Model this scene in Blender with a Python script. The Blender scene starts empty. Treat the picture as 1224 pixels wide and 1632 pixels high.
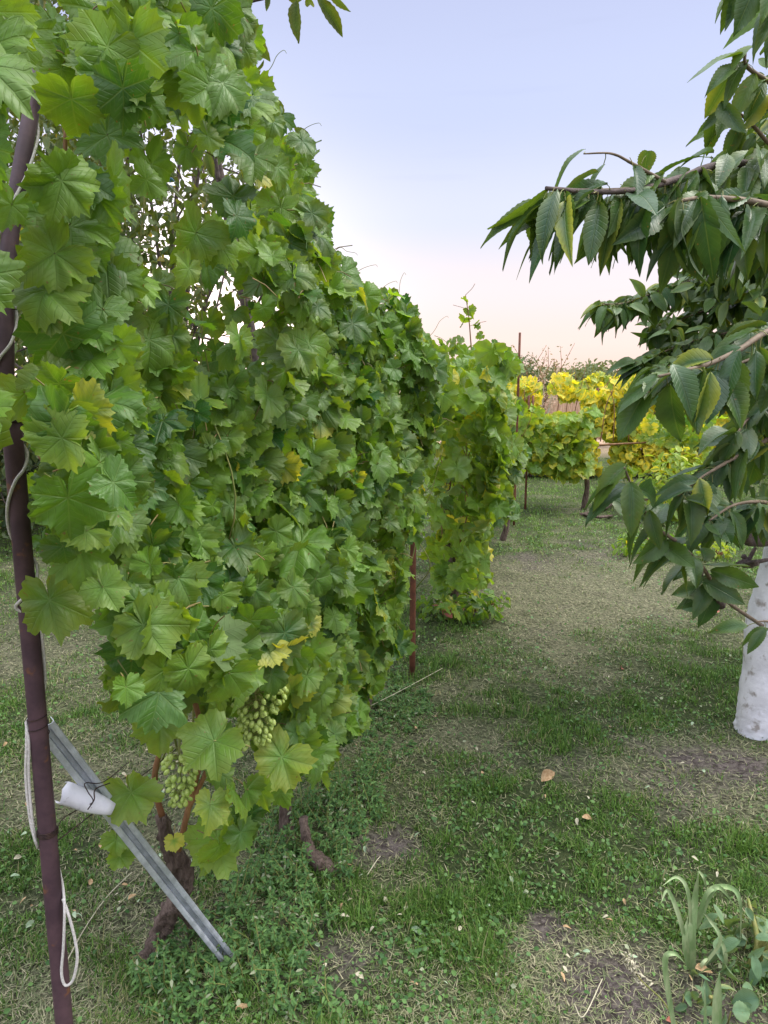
import bpy, math, random
import numpy as np
from mathutils import Vector, Matrix
random.seed(7)
RNG = np.random.default_rng(11)
S = bpy.context.scene
COL = S.collection
R = math.radians

# ------------------------------------------------------------------ camera
PITCH = 10.1
CAMZ = 1.5
FPX = 26.0 / 36.0 * 1632.0
cam_d = bpy.data.cameras.new("camera")
cam = bpy.data.objects.new("camera", cam_d)
COL.objects.link(cam)
cam.location = (0, 0, CAMZ)
cam.rotation_euler = (R(90 - PITCH), 0, 0)
cam_d.sensor_fit = 'VERTICAL'
cam_d.sensor_height = 36.0
cam_d.lens = 26.0
cam_d.clip_start = 0.05
cam_d.clip_end = 2000
S.camera = cam
S.render.resolution_x, S.render.resolution_y = 768, 1024

# ------------------------------------------------------------------ world
KEY_AZ = 80.0      # degrees from +Y, negative to the left
KEY_EL = 52.0  # direction of the added key light, not of the sunset glow
w = bpy.data.worlds.new("World")
S.world = w
w.use_nodes = True
nt = w.node_tree
nt.nodes.clear()
def N(t, **k):
    n = nt.nodes.new(t)
    for a, b in k.items():
        setattr(n, a, b)
    return n
def math_node(tree, op, a, b=None, c=None, clamp=False):
    n = tree.nodes.new('ShaderNodeMath')
    n.operation = op
    n.use_clamp = clamp
    for i, v in enumerate((a, b, c)):
        if v is None:
            continue
        if isinstance(v, (int, float)):
            n.inputs[i].default_value = v
        else:
            tree.links.new(v, n.inputs[i])
    return n.outputs[0]
key_dir = Vector((math.sin(R(KEY_AZ)) * math.cos(R(KEY_EL)), math.cos(R(KEY_AZ)) * math.cos(R(KEY_EL)), math.sin(R(KEY_EL))))
sky = N('ShaderNodeTexSky', sky_type='NISHITA', sun_disc=False)
sky.sun_elevation = R(KEY_EL)
sky.sun_rotation = R(KEY_AZ)
tc = N('ShaderNodeTexCoord')
sep = N('ShaderNodeSeparateXYZ')
nt.links.new(tc.outputs['Generated'], sep.inputs[0])
ramp = N('ShaderNodeValToRGB')
cr = ramp.color_ramp
cr.interpolation = 'EASE'
stops = [(0.0, (0.94, 0.69, 0.57)), (0.05, (0.97, 0.765, 0.665)), (0.12, (0.90, 0.80, 0.765)),
         (0.2, (0.71, 0.74, 0.86)), (0.32, (0.58, 0.64, 0.84)), (0.45, (0.52, 0.57, 0.775)), (0.62, (0.60, 0.62, 0.72)), (1.0, (0.62, 0.62, 0.68))]
while len(cr.elements) < len(stops):
    cr.elements.new(0.5)
for e, (p, c) in zip(cr.elements, stops):
    e.position = p
    e.color = (*c, 1)
nt.links.new(math_node(nt, 'MAXIMUM', sep.outputs[2], 0.0), ramp.inputs[0])
# fill added to the sky overhead and behind the viewer, to brighten the leaves
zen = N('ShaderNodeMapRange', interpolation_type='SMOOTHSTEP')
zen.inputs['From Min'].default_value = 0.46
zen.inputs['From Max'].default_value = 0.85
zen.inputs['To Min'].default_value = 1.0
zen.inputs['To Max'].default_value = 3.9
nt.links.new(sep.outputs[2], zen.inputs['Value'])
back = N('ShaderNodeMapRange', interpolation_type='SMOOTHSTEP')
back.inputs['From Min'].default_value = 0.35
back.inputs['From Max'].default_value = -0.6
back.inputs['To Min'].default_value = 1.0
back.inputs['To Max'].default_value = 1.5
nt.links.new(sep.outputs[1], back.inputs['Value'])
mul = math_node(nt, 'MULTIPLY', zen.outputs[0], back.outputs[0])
dot = N('ShaderNodeVectorMath', operation='DOT_PRODUCT')
gd = Vector((math.sin(R(-17)) * math.cos(R(2)), math.cos(R(-17)) * math.cos(R(2)), math.sin(R(2))))
nt.links.new(tc.outputs['Generated'], dot.inputs[0])
dot.inputs[1].default_value = gd
gl = math_node(nt, 'POWER', math_node(nt, 'MAXIMUM', dot.outputs['Value'], 0.0), 60.0)
gl = math_node(nt, 'MULTIPLY', gl, 2.2)
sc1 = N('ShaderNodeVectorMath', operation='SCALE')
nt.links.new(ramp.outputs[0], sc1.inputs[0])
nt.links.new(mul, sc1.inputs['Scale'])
sc2 = N('ShaderNodeVectorMath', operation='SCALE')
sc2.inputs[0].default_value = (1.0, 0.80, 0.72)
nt.links.new(gl, sc2.inputs['Scale'])
# thin streak clouds low over the horizon
mp = N('ShaderNodeMapping')
mp.inputs['Scale'].default_value = (3.0, 3.0, 42.0)
nt.links.new(tc.outputs['Generated'], mp.inputs[0])
cn = N('ShaderNodeTexNoise')
cn.inputs['Scale'].default_value = 1.4
cn.inputs['Detail'].default_value = 3.0
nt.links.new(mp.outputs[0], cn.inputs['Vector'])
cm = N('ShaderNodeMapRange')
cm.inputs['From Min'].default_value = 0.6
cm.inputs['From Max'].default_value = 0.75
cm.inputs['To Min'].default_value = 1.0
cm.inputs['To Max'].default_value = 0.975
nt.links.new(cn.outputs[0], cm.inputs['Value'])
sc3 = N('ShaderNodeVectorMath', operation='SCALE')
add = N('ShaderNodeVectorMath', operation='ADD')
nt.links.new(sc1.outputs[0], add.inputs[0])
nt.links.new(sc2.outputs[0], add.inputs[1])
nt.links.new(add.outputs[0], sc3.inputs[0])
nt.links.new(cm.outputs[0], sc3.inputs['Scale'])
bg1 = N('ShaderNodeBackground')
bg1.inputs['Strength'].default_value = 0.05
gain = N('ShaderNodeVectorMath', operation='MULTIPLY')
gain.inputs[1].default_value = (0.30, 0.27, 0.42)
nt.links.new(sky.outputs[0], gain.inputs[0])
nt.links.new(gain.outputs[0], bg1.inputs['Color'])
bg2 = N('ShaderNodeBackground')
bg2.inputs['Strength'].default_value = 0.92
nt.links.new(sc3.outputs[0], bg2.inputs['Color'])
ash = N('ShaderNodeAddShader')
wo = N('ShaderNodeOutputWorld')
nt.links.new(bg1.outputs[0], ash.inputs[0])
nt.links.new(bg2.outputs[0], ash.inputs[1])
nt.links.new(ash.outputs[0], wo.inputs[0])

# ------------------------------------------------------------------ sun
sd = bpy.data.lights.new("key_light", 'SUN')
sd.energy = 3.4  # soft key light added high on the right to brighten the vine wall
sd.angle = R(35)
sd.color = (1.0, 0.95, 0.86)
so = bpy.data.objects.new("key_light", sd)
COL.objects.link(so)
so.rotation_euler = key_dir.to_track_quat('Z', 'Y').to_euler()
so.location = key_dir * 50
S.view_settings.view_transform = 'Standard'
S.view_settings.look = 'None'
S.view_settings.gamma = 1
S.view_settings.exposure = 0.22
S.cycles.max_bounces = 6
S.cycles.diffuse_bounces = 3
S.cycles.glossy_bounces = 2
S.cycles.transmission_bounces = 4
S.cycles.use_denoising = True
try:
    S.cycles.denoiser = 'OPENIMAGEDENOISE'
    S.cycles.denoising_prefilter = 'ACCURATE'
except Exception:
    pass

# ------------------------------------------------------------------ pixel <-> world
cp, sp = math.cos(R(PITCH)), math.sin(R(PITCH))
FW = np.array((0, cp, -sp)); UP = np.array((0, sp, cp)); RT = np.array((1.0, 0, 0))
def ray(px, py):
    return FW + (px - 612) / FPX * RT + (816 - py) / FPX * UP
def pix(px, py, Y):
    d = ray(px, py)
    return np.array((0, 0, CAMZ)) + d * (Y / d[1])
def gpt(px, py, z=0.0):
    d = ray(px, py)
    return np.array((0, 0, CAMZ)) + d * ((z - CAMZ) / d[2])
def proj(P):
    q = np.asarray(P, float) - np.array((0, 0, CAMZ))
    dd = q @ FW
    return 612 + FPX * (q @ RT) / dd, 816 - FPX * (q @ UP) / dd
def inside(px, py, poly):
    px, py = np.asarray(px), np.asarray(py)
    r = np.zeros(px.shape, bool)
    n = len(poly)
    for i in range(n):
        x1, y1 = poly[i]; x2, y2 = poly[(i + 1) % n]
        c = ((y1 > py) != (y2 > py)) & (px < (x2 - x1) * (py - y1) / (y2 - y1 + 1e-9) + x1)
        r ^= c
    return r
def unit(v):
    v = np.asarray(v, float)
    return v / np.maximum(np.linalg.norm(v, axis=-1, keepdims=True), 1e-9)
def hsh(ix, iy, seed):
    n = (ix * 374761393 + iy * 668265263 + seed * 974634777) & 0x7fffffff
    n = ((n ^ (n >> 13)) * 1274126177) & 0x7fffffff
    return ((n ^ (n >> 16)) & 0xffff) / 65535.0
def vnoise(x, y, sc, seed=0):
    x = np.asarray(x, float) * sc; y = np.asarray(y, float) * sc
    ix, iy = np.floor(x).astype(np.int64), np.floor(y).astype(np.int64)
    fx, fy = x - ix, y - iy
    fx, fy = fx * fx * (3 - 2 * fx), fy * fy * (3 - 2 * fy)
    a, b = hsh(ix, iy, seed), hsh(ix + 1, iy, seed)
    c, d = hsh(ix, iy + 1, seed), hsh(ix + 1, iy + 1, seed)
    return (a * (1 - fx) + b * fx) * (1 - fy) + (c * (1 - fx) + d * fx) * fy
def fbm(x, y, sc, seed=0):
    return (vnoise(x, y, sc, seed) + .5 * vnoise(x, y, sc * 2.1, seed + 1) + .25 * vnoise(x, y, sc * 4.3, seed + 2)) / 1.75

# ------------------------------------------------------------------ objects
ROOT = {}
def tag(o, label=None, cat=None, group=None, kind=None):
    if label: o['label'] = label
    if cat: o['category'] = cat
    if group: o['group'] = group
    if kind: o['kind'] = kind
    return o
def empty(name, loc, label, cat, group=None):
    o = bpy.data.objects.new(name, None)
    COL.objects.link(o)
    o.location = tuple(float(v) for v in loc)
    o.empty_display_size = 0.1
    ROOT[o] = np.array(o.location)
    return tag(o, label, cat, group)
def mk(name, V, F, m, parent=None, uv=None, col=None, smooth=True, extra=None):
    """one mesh object; V in world coordinates, F triangles (n,3)"""
    V = np.asarray(V, np.float64).reshape(-1, 3)
    F = np.asarray(F, np.int32).reshape(-1, 3)
    nf0 = len(F)
    if extra is not None and extra[0].V:
        V2 = np.concatenate(extra[0].V); F2 = np.concatenate(extra[0].F) + len(V)
        V = np.concatenate([V, V2]); F = np.concatenate([F, F2.astype(np.int32)])
        if uv is not None: uv = np.concatenate([uv, np.zeros((len(V2), 2))])
        if col is not None: col = np.concatenate([col, np.zeros((len(V2), 3))])
    org = ROOT[parent] if parent is not None else np.zeros(3)
    base = np.zeros(3)
    if parent is None:
        base = V.mean(0); base[2] = V[:, 2].min()
        org = base
    me = bpy.data.meshes.new(name)
    me.vertices.add(len(V)); me.vertices.foreach_set('co', (V - org).astype(np.float32).ravel())
    me.loops.add(F.size); me.loops.foreach_set('vertex_index', F.ravel())
    me.polygons.add(len(F))
    me.polygons.foreach_set('loop_start', np.arange(0, F.size, 3, dtype=np.int32))
    me.polygons.foreach_set('loop_total', np.full(len(F), 3, np.int32))
    me.polygons.foreach_set('use_smooth', np.full(len(F), smooth))
    if uv is not None:
        l = me.uv_layers.new(name='UVMap')
        l.data.foreach_set('uv', np.asarray(uv, np.float32)[F.ravel()].ravel())
    if col is not None:
        a = me.color_attributes.new('Col', 'FLOAT_COLOR', 'POINT')
        c4 = np.ones((len(V), 4), np.float32); c4[:, :3] = col
        a.data.foreach_set('color', c4.ravel())
    me.update(calc_edges=True)
    me.materials.append(m)
    if extra is not None:
        me.materials.append(extra[1])
        mi = np.zeros(len(F), np.int32); mi[nf0:] = 1; me.polygons.foreach_set('material_index', mi)
    o = bpy.data.objects.new(name, me)
    COL.objects.link(o)
    if parent is not None:
        o.parent = parent
        ROOT[o] = org
    else:
        o.location = tuple(base)
        ROOT[o] = base
    return o
class MB:
    def __init__(s): s.V = []; s.F = []; s.n = 0
    def add(s, V, F):
        V = np.asarray(V, float).reshape(-1, 3)
        s.V.append(V); s.F.append(np.asarray(F, int).reshape(-1, 3) + s.n); s.n += len(V)
    def tube(s, pts, rad, sides=8, rough=0.0, cap=True, seed=0):
        pts = np.asarray(pts, float); n = len(pts)
        rad = np.broadcast_to(np.asarray(rad, float), (n,))
        t = unit(np.gradient(pts, axis=0))
        ref = np.array((0, 0, 1.0)) if abs(t[0][2]) < .9 else np.array((1.0, 0, 0))
        a = unit(np.cross(t[0], ref)); rings = []
        rg = np.random.default_rng(seed + n)
        for i in range(n):
            a = unit(a - t[i] * (a @ t[i])); b = np.cross(t[i], a)
            th = np.arange(sides) * 2 * math.pi / sides
            rr = rad[i] * (1 + rough * rg.normal(size=sides))
            rings.append(pts[i] + (np.cos(th) * rr)[:, None] * a + (np.sin(th) * rr)[:, None] * b)
        V = np.concatenate(rings); F = []
        for i in range(n - 1):
            for j in range(sides):
                p, q = i * sides + j, i * sides + (j + 1) % sides
                F += [(p, q, q + sides), (p, q + sides, p + sides)]
        if cap:
            V = np.concatenate([V, pts[:1], pts[-1:]]); c = n * sides
            for j in range(sides):
                k = (j + 1) % sides
                F += [(c, k, j), (c + 1, (n - 1) * sides + j, (n - 1) * sides + k)]
        s.add(V, F)
    def sheet(s, rows, thick=0.0):
        """rows: (n,m,3) grid of points"""
        g = np.asarray(rows, float); n, m = g.shape[:2]
        V = g.reshape(-1, 3); F = []
        for i in range(n - 1):
            for j in range(m - 1):
                a = i * m + j
                F += [(a, a + 1, a + m + 1), (a, a + m + 1, a + m)]
        if thick:
            gx = np.gradient(g, axis=0); gy = np.gradient(g, axis=1)
            nn = unit(np.cross(gx, gy)).reshape(-1, 3); k = len(V)
            V = np.concatenate([V, V + nn * thick])
            F2 = [(c + k, b + k, a + k) for a, b, c in F]
            rim = [i * m for i in range(n)] + [(n - 1) * m + j for j in range(1, m)] + \
                  [i * m + m - 1 for i in range(n - 2, -1, -1)] + [j for j in range(m - 2, 0, -1)]
            F3 = []
            for i in range(len(rim)):
                a, b = rim[i], rim[(i + 1) % len(rim)]
                F3 += [(a, b, b + k), (a, b + k, a + k)]
            F = F + F2 + F3
        s.add(V, F)
    def each(s, name, m, parent=None, smooth=True):
        o_ = 0; r = []
        for V, F in zip(s.V, s.F):
            r.append(mk(name, V, F - o_, m, parent, smooth=smooth)); o_ += len(V)
        return r
    def build(s, name, m, parent=None, smooth=True):
        return mk(name, np.concatenate(s.V), np.concatenate(s.F), m, parent, smooth=smooth)
def spline(pts, n=8):
    """Catmull-Rom through points"""
    P = np.asarray(pts, float)
    if len(P) < 3:
        t = np.linspace(0, 1, n + 1)[:, None]; return P[0] * (1 - t) + P[-1] * t
    Q = np.vstack([2 * P[0] - P[1], P, 2 * P[-1] - P[-2]]); out = []
    for i in range(1, len(Q) - 2):
        for k in range(n):
            t = k / n
            out.append(.5 * ((2 * Q[i]) + (Q[i + 1] - Q[i - 1]) * t + (2 * Q[i - 1] - 5 * Q[i] + 4 * Q[i + 1] - Q[i + 2]) * t * t
                             + (-Q[i - 1] + 3 * Q[i] - 3 * Q[i + 1] + Q[i + 2]) * t ** 3))
    out.append(Q[-2])
    return np.array(out)

# ------------------------------------------------------------------ materials
def lin(r, g, b):
    f = lambda c: (c / 255 / 12.92) if c / 255 <= .04045 else ((c / 255 + .055) / 1.055) ** 2.4
    return (f(r), f(g), f(b))
def newmat(name):
    m = bpy.data.materials.new(name); m.use_nodes = True
    t = m.node_tree; t.nodes.clear()
    return m, t
def mixc(t, fac, a, b, mode='MIX'):
    n = t.nodes.new('ShaderNodeMix'); n.data_type = 'RGBA'; n.blend_type = mode
    n.clamp_factor = True
    for i, v in ((0, fac), (6, a), (7, b)):
        if isinstance(v, (int, float)): n.inputs[i].default_value = v
        elif isinstance(v, tuple): n.inputs[i].default_value = (*v, 1)
        else: t.links.new(v, n.inputs[i])
    return n.outputs[2]
def mrange(t, v, a, b, c=0.0, d=1.0, smooth=True):
    n = t.nodes.new('ShaderNodeMapRange')
    if smooth: n.interpolation_type = 'SMOOTHSTEP'
    t.links.new(v, n.inputs['Value'])
    for k, x in zip(('From Min', 'From Max', 'To Min', 'To Max'), (a, b, c, d)): n.inputs[k].default_value = x
    return n.outputs[0]
def noise(t, sc, det=3, vec=None, rough=.55):
    n = t.nodes.new('ShaderNodeTexNoise')
    n.inputs['Scale'].default_value = sc; n.inputs['Detail'].default_value = det; n.inputs['Roughness'].default_value = rough
    if vec is not None: t.links.new(vec, n.inputs['Vector'])
    return n.outputs[0]
def leaf_mat(name, dark, light, yellow, trans=0.35, kind='vine', rough=0.42, spec=0.5, under=(0.16, 0.2, 0.11), tmul=(2.1, 1.75, 0.5)):
    m, t = newmat(name)
    at = t.nodes.new('ShaderNodeAttribute'); at.attribute_name = 'Col'
    sc = t.nodes.new('ShaderNodeSeparateColor'); t.links.new(at.outputs['Color'], sc.inputs[0])
    uvn = t.nodes.new('ShaderNodeUVMap'); uvn.uv_map = 'UVMap'
    su = t.nodes.new('ShaderNodeSeparateXYZ'); t.links.new(uvn.outputs[0], su.inputs[0])
    u, v = su.outputs[0], su.outputs[1]
    M = lambda *a, **k: math_node(t, *a, **k)
    tco = t.nodes.new('ShaderNodeTexCoord')
    nz = noise(t, 30.0, 3, tco.outputs['Object'])
    base = mixc(t, sc.outputs[0], dark, light)
    base = mixc(t, mrange(t, nz, .35, .7), base, mixc(t, 1.0, base, (.72, .74, .7), 'MULTIPLY'))
    if kind == 'vine':
        r = M('SQRT', M('ADD', M('MULTIPLY', u, u), M('MULTIPLY', v, v)))
        th = M('ABSOLUTE', M('ARCTAN2', u, v))
        pt = M('PINGPONG', th, 0.48)
        dist = M('MULTIPLY', r, M('SINE', pt)); along = M('MULTIPLY', r, M('COSINE', pt))
        v1 = mrange(t, dist, .008, .03, 1.0, 0.0)
        s2 = M('PINGPONG', M('MULTIPLY', M('SUBTRACT', along, M('MULTIPLY', dist, 0.8)), 6.5), 0.5)
        v2 = mrange(t, s2, .03, .12, 0.55, 0.0)
    else:
        au = M('ABSOLUTE', u)
        v1 = mrange(t, au, .004, .012, .9, 0.0)
        s2 = M('PINGPONG', M('MULTIPLY', M('SUBTRACT', v, M('MULTIPLY', au, 1.1)), 11.0), 0.5)
        v2 = mrange(t, s2, .03, .16, 0.14, 0.0)
    vein = M('MAXIMUM', v1, v2)
    yf = M('MULTIPLY', sc.outputs[2], M('ADD', M('MULTIPLY', sc.outputs[1], 1.9), M('SUBTRACT', M('MULTIPLY', nz, 1.3), 0.75)), clamp=True)
    yf = M('MULTIPLY', yf, M('SUBTRACT', 1.15, M('MULTIPLY', vein, 0.5)), clamp=True)
    base = mixc(t, yf, base, yellow)
    base = mixc(t, M('MULTIPLY', vein, 0.2), base, mixc(t, 0.7, base, (.32, .40, .13)))
    sp1 = noise(t, 95.0, 2, tco.outputs['Object'])
    base = mixc(t, M('MULTIPLY', mrange(t, sp1, .70, .74), .75), base, (.20, .12, .04))
    geo = t.nodes.new('ShaderNodeNewGeometry')
    basef = mixc(t, M('MULTIPLY', geo.outputs['Backfacing'], 0.45), base, under)
    bs = t.nodes.new('ShaderNodeBsdfPrincipled')
    t.links.new(basef, bs.inputs['Base Color'])
    rr = M('ADD', mrange(t, nz, .3, .7, rough - .06, rough + .08), M('MULTIPLY', geo.outputs['Backfacing'], 0.3))
    t.links.new(rr, bs.inputs['Roughness'])
    bs.inputs['Specular IOR Level'].default_value = spec
    bp = t.nodes.new('ShaderNodeBump'); bp.inputs['Strength'].default_value = 0.5; bp.inputs['Distance'].default_value = 0.004
    t.links.new(M('SUBTRACT', M('MULTIPLY', nz, 0.8), vein), bp.inputs['Height'])
    t.links.new(bp.outputs[0], bs.inputs['Normal'])
    tr = t.nodes.new('ShaderNodeBsdfTranslucent')
    t.links.new(mixc(t, 1.0, base, tmul, 'MULTIPLY'), tr.inputs['Color'])
    mx = t.nodes.new('ShaderNodeMixShader'); mx.inputs[0].default_value = trans
    t.links.new(bs.outputs[0], mx.inputs[1]); t.links.new(tr.outputs[0], mx.inputs[2])
    o = t.nodes.new('ShaderNodeOutputMaterial'); t.links.new(mx.outputs[0], o.inputs[0])
    return m
def solid_mat(name, a, b, sc=20, rough=.7, metal=0.0, bump=.3, bd=.004, stretch=None, spec=.3, c=None, csc=60, cr_=(.58, .66)):
    m, t = newmat(name)
    tco = t.nodes.new('ShaderNodeTexCoord'); vec = tco.outputs['Object']
    if stretch:
        mpn = t.nodes.new('ShaderNodeMapping'); mpn.inputs['Scale'].default_value = stretch
        t.links.new(vec, mpn.inputs[0]); vec = mpn.outputs[0]
    nz = noise(t, sc, 5, vec, .65)
    base = mixc(t, mrange(t, nz, .35, .65), a, b)
    if c:
        base = mixc(t, mrange(t, noise(t, csc, 4, tco.outputs['Object']), *cr_), base, c)
    bs = t.nodes.new('ShaderNodeBsdfPrincipled')
    t.links.new(base, bs.inputs['Base Color'])
    bs.inputs['Roughness'].default_value = rough; bs.inputs['Metallic'].default_value = metal
    bs.inputs['Specular IOR Level'].default_value = spec
    bp = t.nodes.new('ShaderNodeBump'); bp.inputs['Strength'].default_value = bump; bp.inputs['Distance'].default_value = bd
    t.links.new(nz, bp.inputs['Height']); t.links.new(bp.outputs[0], bs.inputs['Normal'])
    o = t.nodes.new('ShaderNodeOutputMaterial'); t.links.new(bs.outputs[0], o.inputs[0])
    return m
def blade_mat(name, a, b, dry, trans=.25, rough=.6):
    m, t = newmat(name)
    at = t.nodes.new('ShaderNodeAttribute'); at.attribute_name = 'Col'
    sc = t.nodes.new('ShaderNodeSeparateColor'); t.links.new(at.outputs['Color'], sc.inputs[0])
    base = mixc(t, sc.outputs[2], mixc(t, sc.outputs[0], a, b), dry)
    bs = t.nodes.new('ShaderNodeBsdfPrincipled'); t.links.new(base, bs.inputs['Base Color'])
    bs.inputs['Roughness'].default_value = rough; bs.inputs['Specular IOR Level'].default_value = .3
    tr = t.nodes.new('ShaderNodeBsdfTranslucent'); t.links.new(base, tr.inputs['Color'])
    mx = t.nodes.new('ShaderNodeMixShader'); mx.inputs[0].default_value = trans
    t.links.new(bs.outputs[0], mx.inputs[1]); t.links.new(tr.outputs[0], mx.inputs[2])
    o = t.nodes.new('ShaderNodeOutputMaterial'); t.links.new(mx.outputs[0], o.inputs[0])
    return m

M_VINE = leaf_mat('vine_leaf', (.030, .115, .018), (.18, .35, .035), (.40, .42, .06), .42, rough=.46, spec=.5)
M_VINE_FAR = leaf_mat('vine_leaf_far', (.055, .16, .025), (.20, .37, .04), (.48, .46, .04), .45)
M_YELLOW = leaf_mat('yellow_vine_leaf', (.22, .36, .05), (.45, .56, .06), (.76, .63, .04), .45, tmul=(1.2, 1.2, .5))
M_CHERRY = leaf_mat('cherry_leaf', (.028, .085, .030), (.085, .17, .03), (.3, .34, .05), .26, 'long', .38, .5)
M_PEACH = leaf_mat('peach_leaf', (.05, .10, .03), (.11, .17, .035), (.4, .3, .05), .3, 'long', .5, .4)
M_BUSH = leaf_mat('bush_leaf', (.03, .06, .025), (.07, .12, .04), (.3, .3, .08), .2, 'long', .6, .3)
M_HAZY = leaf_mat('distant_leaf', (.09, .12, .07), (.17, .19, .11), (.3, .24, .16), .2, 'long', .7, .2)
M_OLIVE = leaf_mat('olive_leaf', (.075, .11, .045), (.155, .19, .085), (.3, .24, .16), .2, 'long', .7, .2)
M_BARK = solid_mat('vine_bark', (.07, .048, .036), (.17, .125, .10), 60, .9, bump=1.0, bd=.02, stretch=(1, 1, .25))
M_CANE = solid_mat('cane_bark', (.17, .075, .035), (.26, .14, .06), 40, .6, stretch=(1, 1, .3))
M_SHOOT = solid_mat('green_shoot', (.16, .2, .05), (.24, .22, .07), 30, .55)
M_PETIOLE = solid_mat('petiole', (.22, .13, .06), (.2, .22, .06), 20, .5)
M_GRAPE = solid_mat('green_grape', (.30, .42, .08), (.46, .56, .15), 90, .35, spec=.5, bump=.05)
M_RUST = solid_mat('rusty_pipe_paint', (.055, .030, .038), (.092, .050, .058), 14, .6, .0, .3, .002, c=(.15, .065, .035), csc=30, cr_=(.62, .72), spec=.35)
M_RUST2 = solid_mat('rusty_rod', (.10, .04, .025), (.17, .065, .035), 25, .75, .1)
M_ROPE = solid_mat('white_cord', (.5, .47, .43), (.66, .63, .58), 200, .9, bump=.8, bd=.003)
M_ZINC = solid_mat('galvanised_steel', (.42, .45, .48), (.62, .65, .70), 25, .42, .25, .15, .002, spec=.5, c=(.25, .26, .3), csc=12, cr_=(.6, .8))
M_WHITEMETAL = solid_mat('white_sheet', (.62, .62, .65), (.74, .74, .76), 25, .5, .1, .2, .002, c=(.42, .40, .40), csc=60, cr_=(.64,.7))
M_WIRE = solid_mat('dark_wire', (.03, .02, .02), (.07, .04, .03), 40, .6, .4)
M_TWINE = solid_mat('pale_twine', (.35, .38, .28), (.5, .5, .4), 60, .8)
M_BLUE = solid_mat('blue_plastic', (.05, .16, .28), (.09, .24, .36), 60, .5)
M_RED = solid_mat('red_plastic', (.5, .09, .05), (.6, .14, .07), 60, .5)
M_DRYRED = solid_mat('dried_red_leaf', (.22, .075, .05), (.33, .12, .08), 60, .8)
M_DRYBROWN = solid_mat('dried_brown_leaf', (.30, .19, .09), (.44, .31, .17), 80, .8)
M_PALE = solid_mat('pale_leaf', (.24, .34, .2), (.34, .42, .26), 60, .6)
M_CHBARK = solid_mat('cherry_bark', (.06, .045, .042), (.13, .10, .085), 30, .8, bump=.8, bd=.01)
M_TWIG = solid_mat('cherry_twig', (.12, .09, .06), (.2, .15, .10), 40, .7)
M_LIME = solid_mat('whitewashed_bark', (.66, .66, .70), (.80, .80, .84), 9, .9, bump=.7, bd=.012, c=(.36, .33, .31), csc=20, cr_=(.57, .72))
M_BLADE = blade_mat('grass_blade', (.038, .105, .014), (.15, .27, .04), (.30, .27, .13))
M_CLIP = blade_mat('cut_grass', (.08, .115, .04), (.20, .23, .10), (.36, .33, .20), .1)
M_WEED = blade_mat('weed_leaf', (.045, .12, .03), (.13, .25, .06), (.3, .34, .2), .25, .5)
M_STRAP = solid_mat('pale_strap_leaf', (.17, .27, .10), (.36, .42, .22), 30, .5, stretch=(1, 1, .2))
M_STRAW = solid_mat('straw', (.4, .37, .25), (.5, .46, .33), 30, .8)
M_TAN = blade_mat('dry_field_blade', (.36, .24, .15), (.48, .34, .22), (.55, .40, .27), .2)

# ------------------------------------------------------------------ leaf templates
def vine_template(ns, rings, seed):
    rg = np.random.default_rng(seed)
    ang = np.array([0, 20, 32, 56, 76, 86, 112, 140, 162, 174, 180.])
    rad = np.array([1.02, .88, .78, .93, .81, .78, .88, .80, .68, .46, .13])
    th = (np.arange(ns) + .0) / ns * 2 * math.pi - math.pi
    d = np.abs(np.degrees(th))
    rr = np.interp(d, ang, rad)
    side = np.where(th > 0, 1, -1)
    rr *= 1 + .07 * side * rg.normal() + .06 * np.sin(3 * th + rg.random() * 6) + .04 * np.sin(2 * th + rg.random() * 6)
    if ns >= 40:
        tooth = np.array([.07, -.025, -.045])[np.arange(ns) % 3] * rg.uniform(.4, 1.4, ns)
        big = .045 * np.cos(np.arange(ns) * math.pi / 2.5 + rg.random() * 6) + .02 * rg.normal(size=ns)
        rr = rr * (1 + (tooth + big) * (d < 165))
    else:
        rr = rr * (1 + .06 * np.where(np.arange(ns) % 2 == 0, 1, -1) * (d < 165))
    V = [(0, 0, 0)]; ed = [0]
    ph = rg.random(4) * 6
    for k, f in enumerate(rings):
        x, y = np.sin(th) * rr * f, np.cos(th) * rr * f
        rq = rr * f
        pt = np.abs((np.abs(th) + .48) % .96 - .48)
        z = .10 * rq * pt / .48                               # blade puffed up between the veins
        z = z + (.07 * np.sin(5 * th + ph[0]) + .04 * np.sin(9 * th + ph[1])) * rq ** 2
        z = z + .05 * rg.normal(size=ns) * f * (.5 if k < len(rings) - 1 else 1) * .5
        V += list(zip(x, y, z)); ed += [f] * ns
    F = []
    for j in range(ns): F.append((0, 1 + (j + 1) % ns, 1 + j))
    for k in range(len(rings) - 1):
        a, b = 1 + k * ns, 1 + (k + 1) * ns
        for j in range(ns):
            q = (j + 1) % ns
            F += [(a + j, a + q, b + q), (a + j, b + q, b + j)]
    V = np.array(V); uv = V[:, :2].copy()
    F = np.array(F)
    # orientation: upper side is +z
    nrm = np.cross(V[F[0][1]] - V[F[0][0]], V[F[0][2]] - V[F[0][0]])
    def flip(F):
        n = np.cross(V[F[:, 1]] - V[F[:, 0]], V[F[:, 2]] - V[F[:, 0]])[:, 2]
        G = F.copy(); G[n < 0] = G[n < 0][:, [0, 2, 1]]; return G
    return V, flip(F), uv, np.array(ed)
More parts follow.
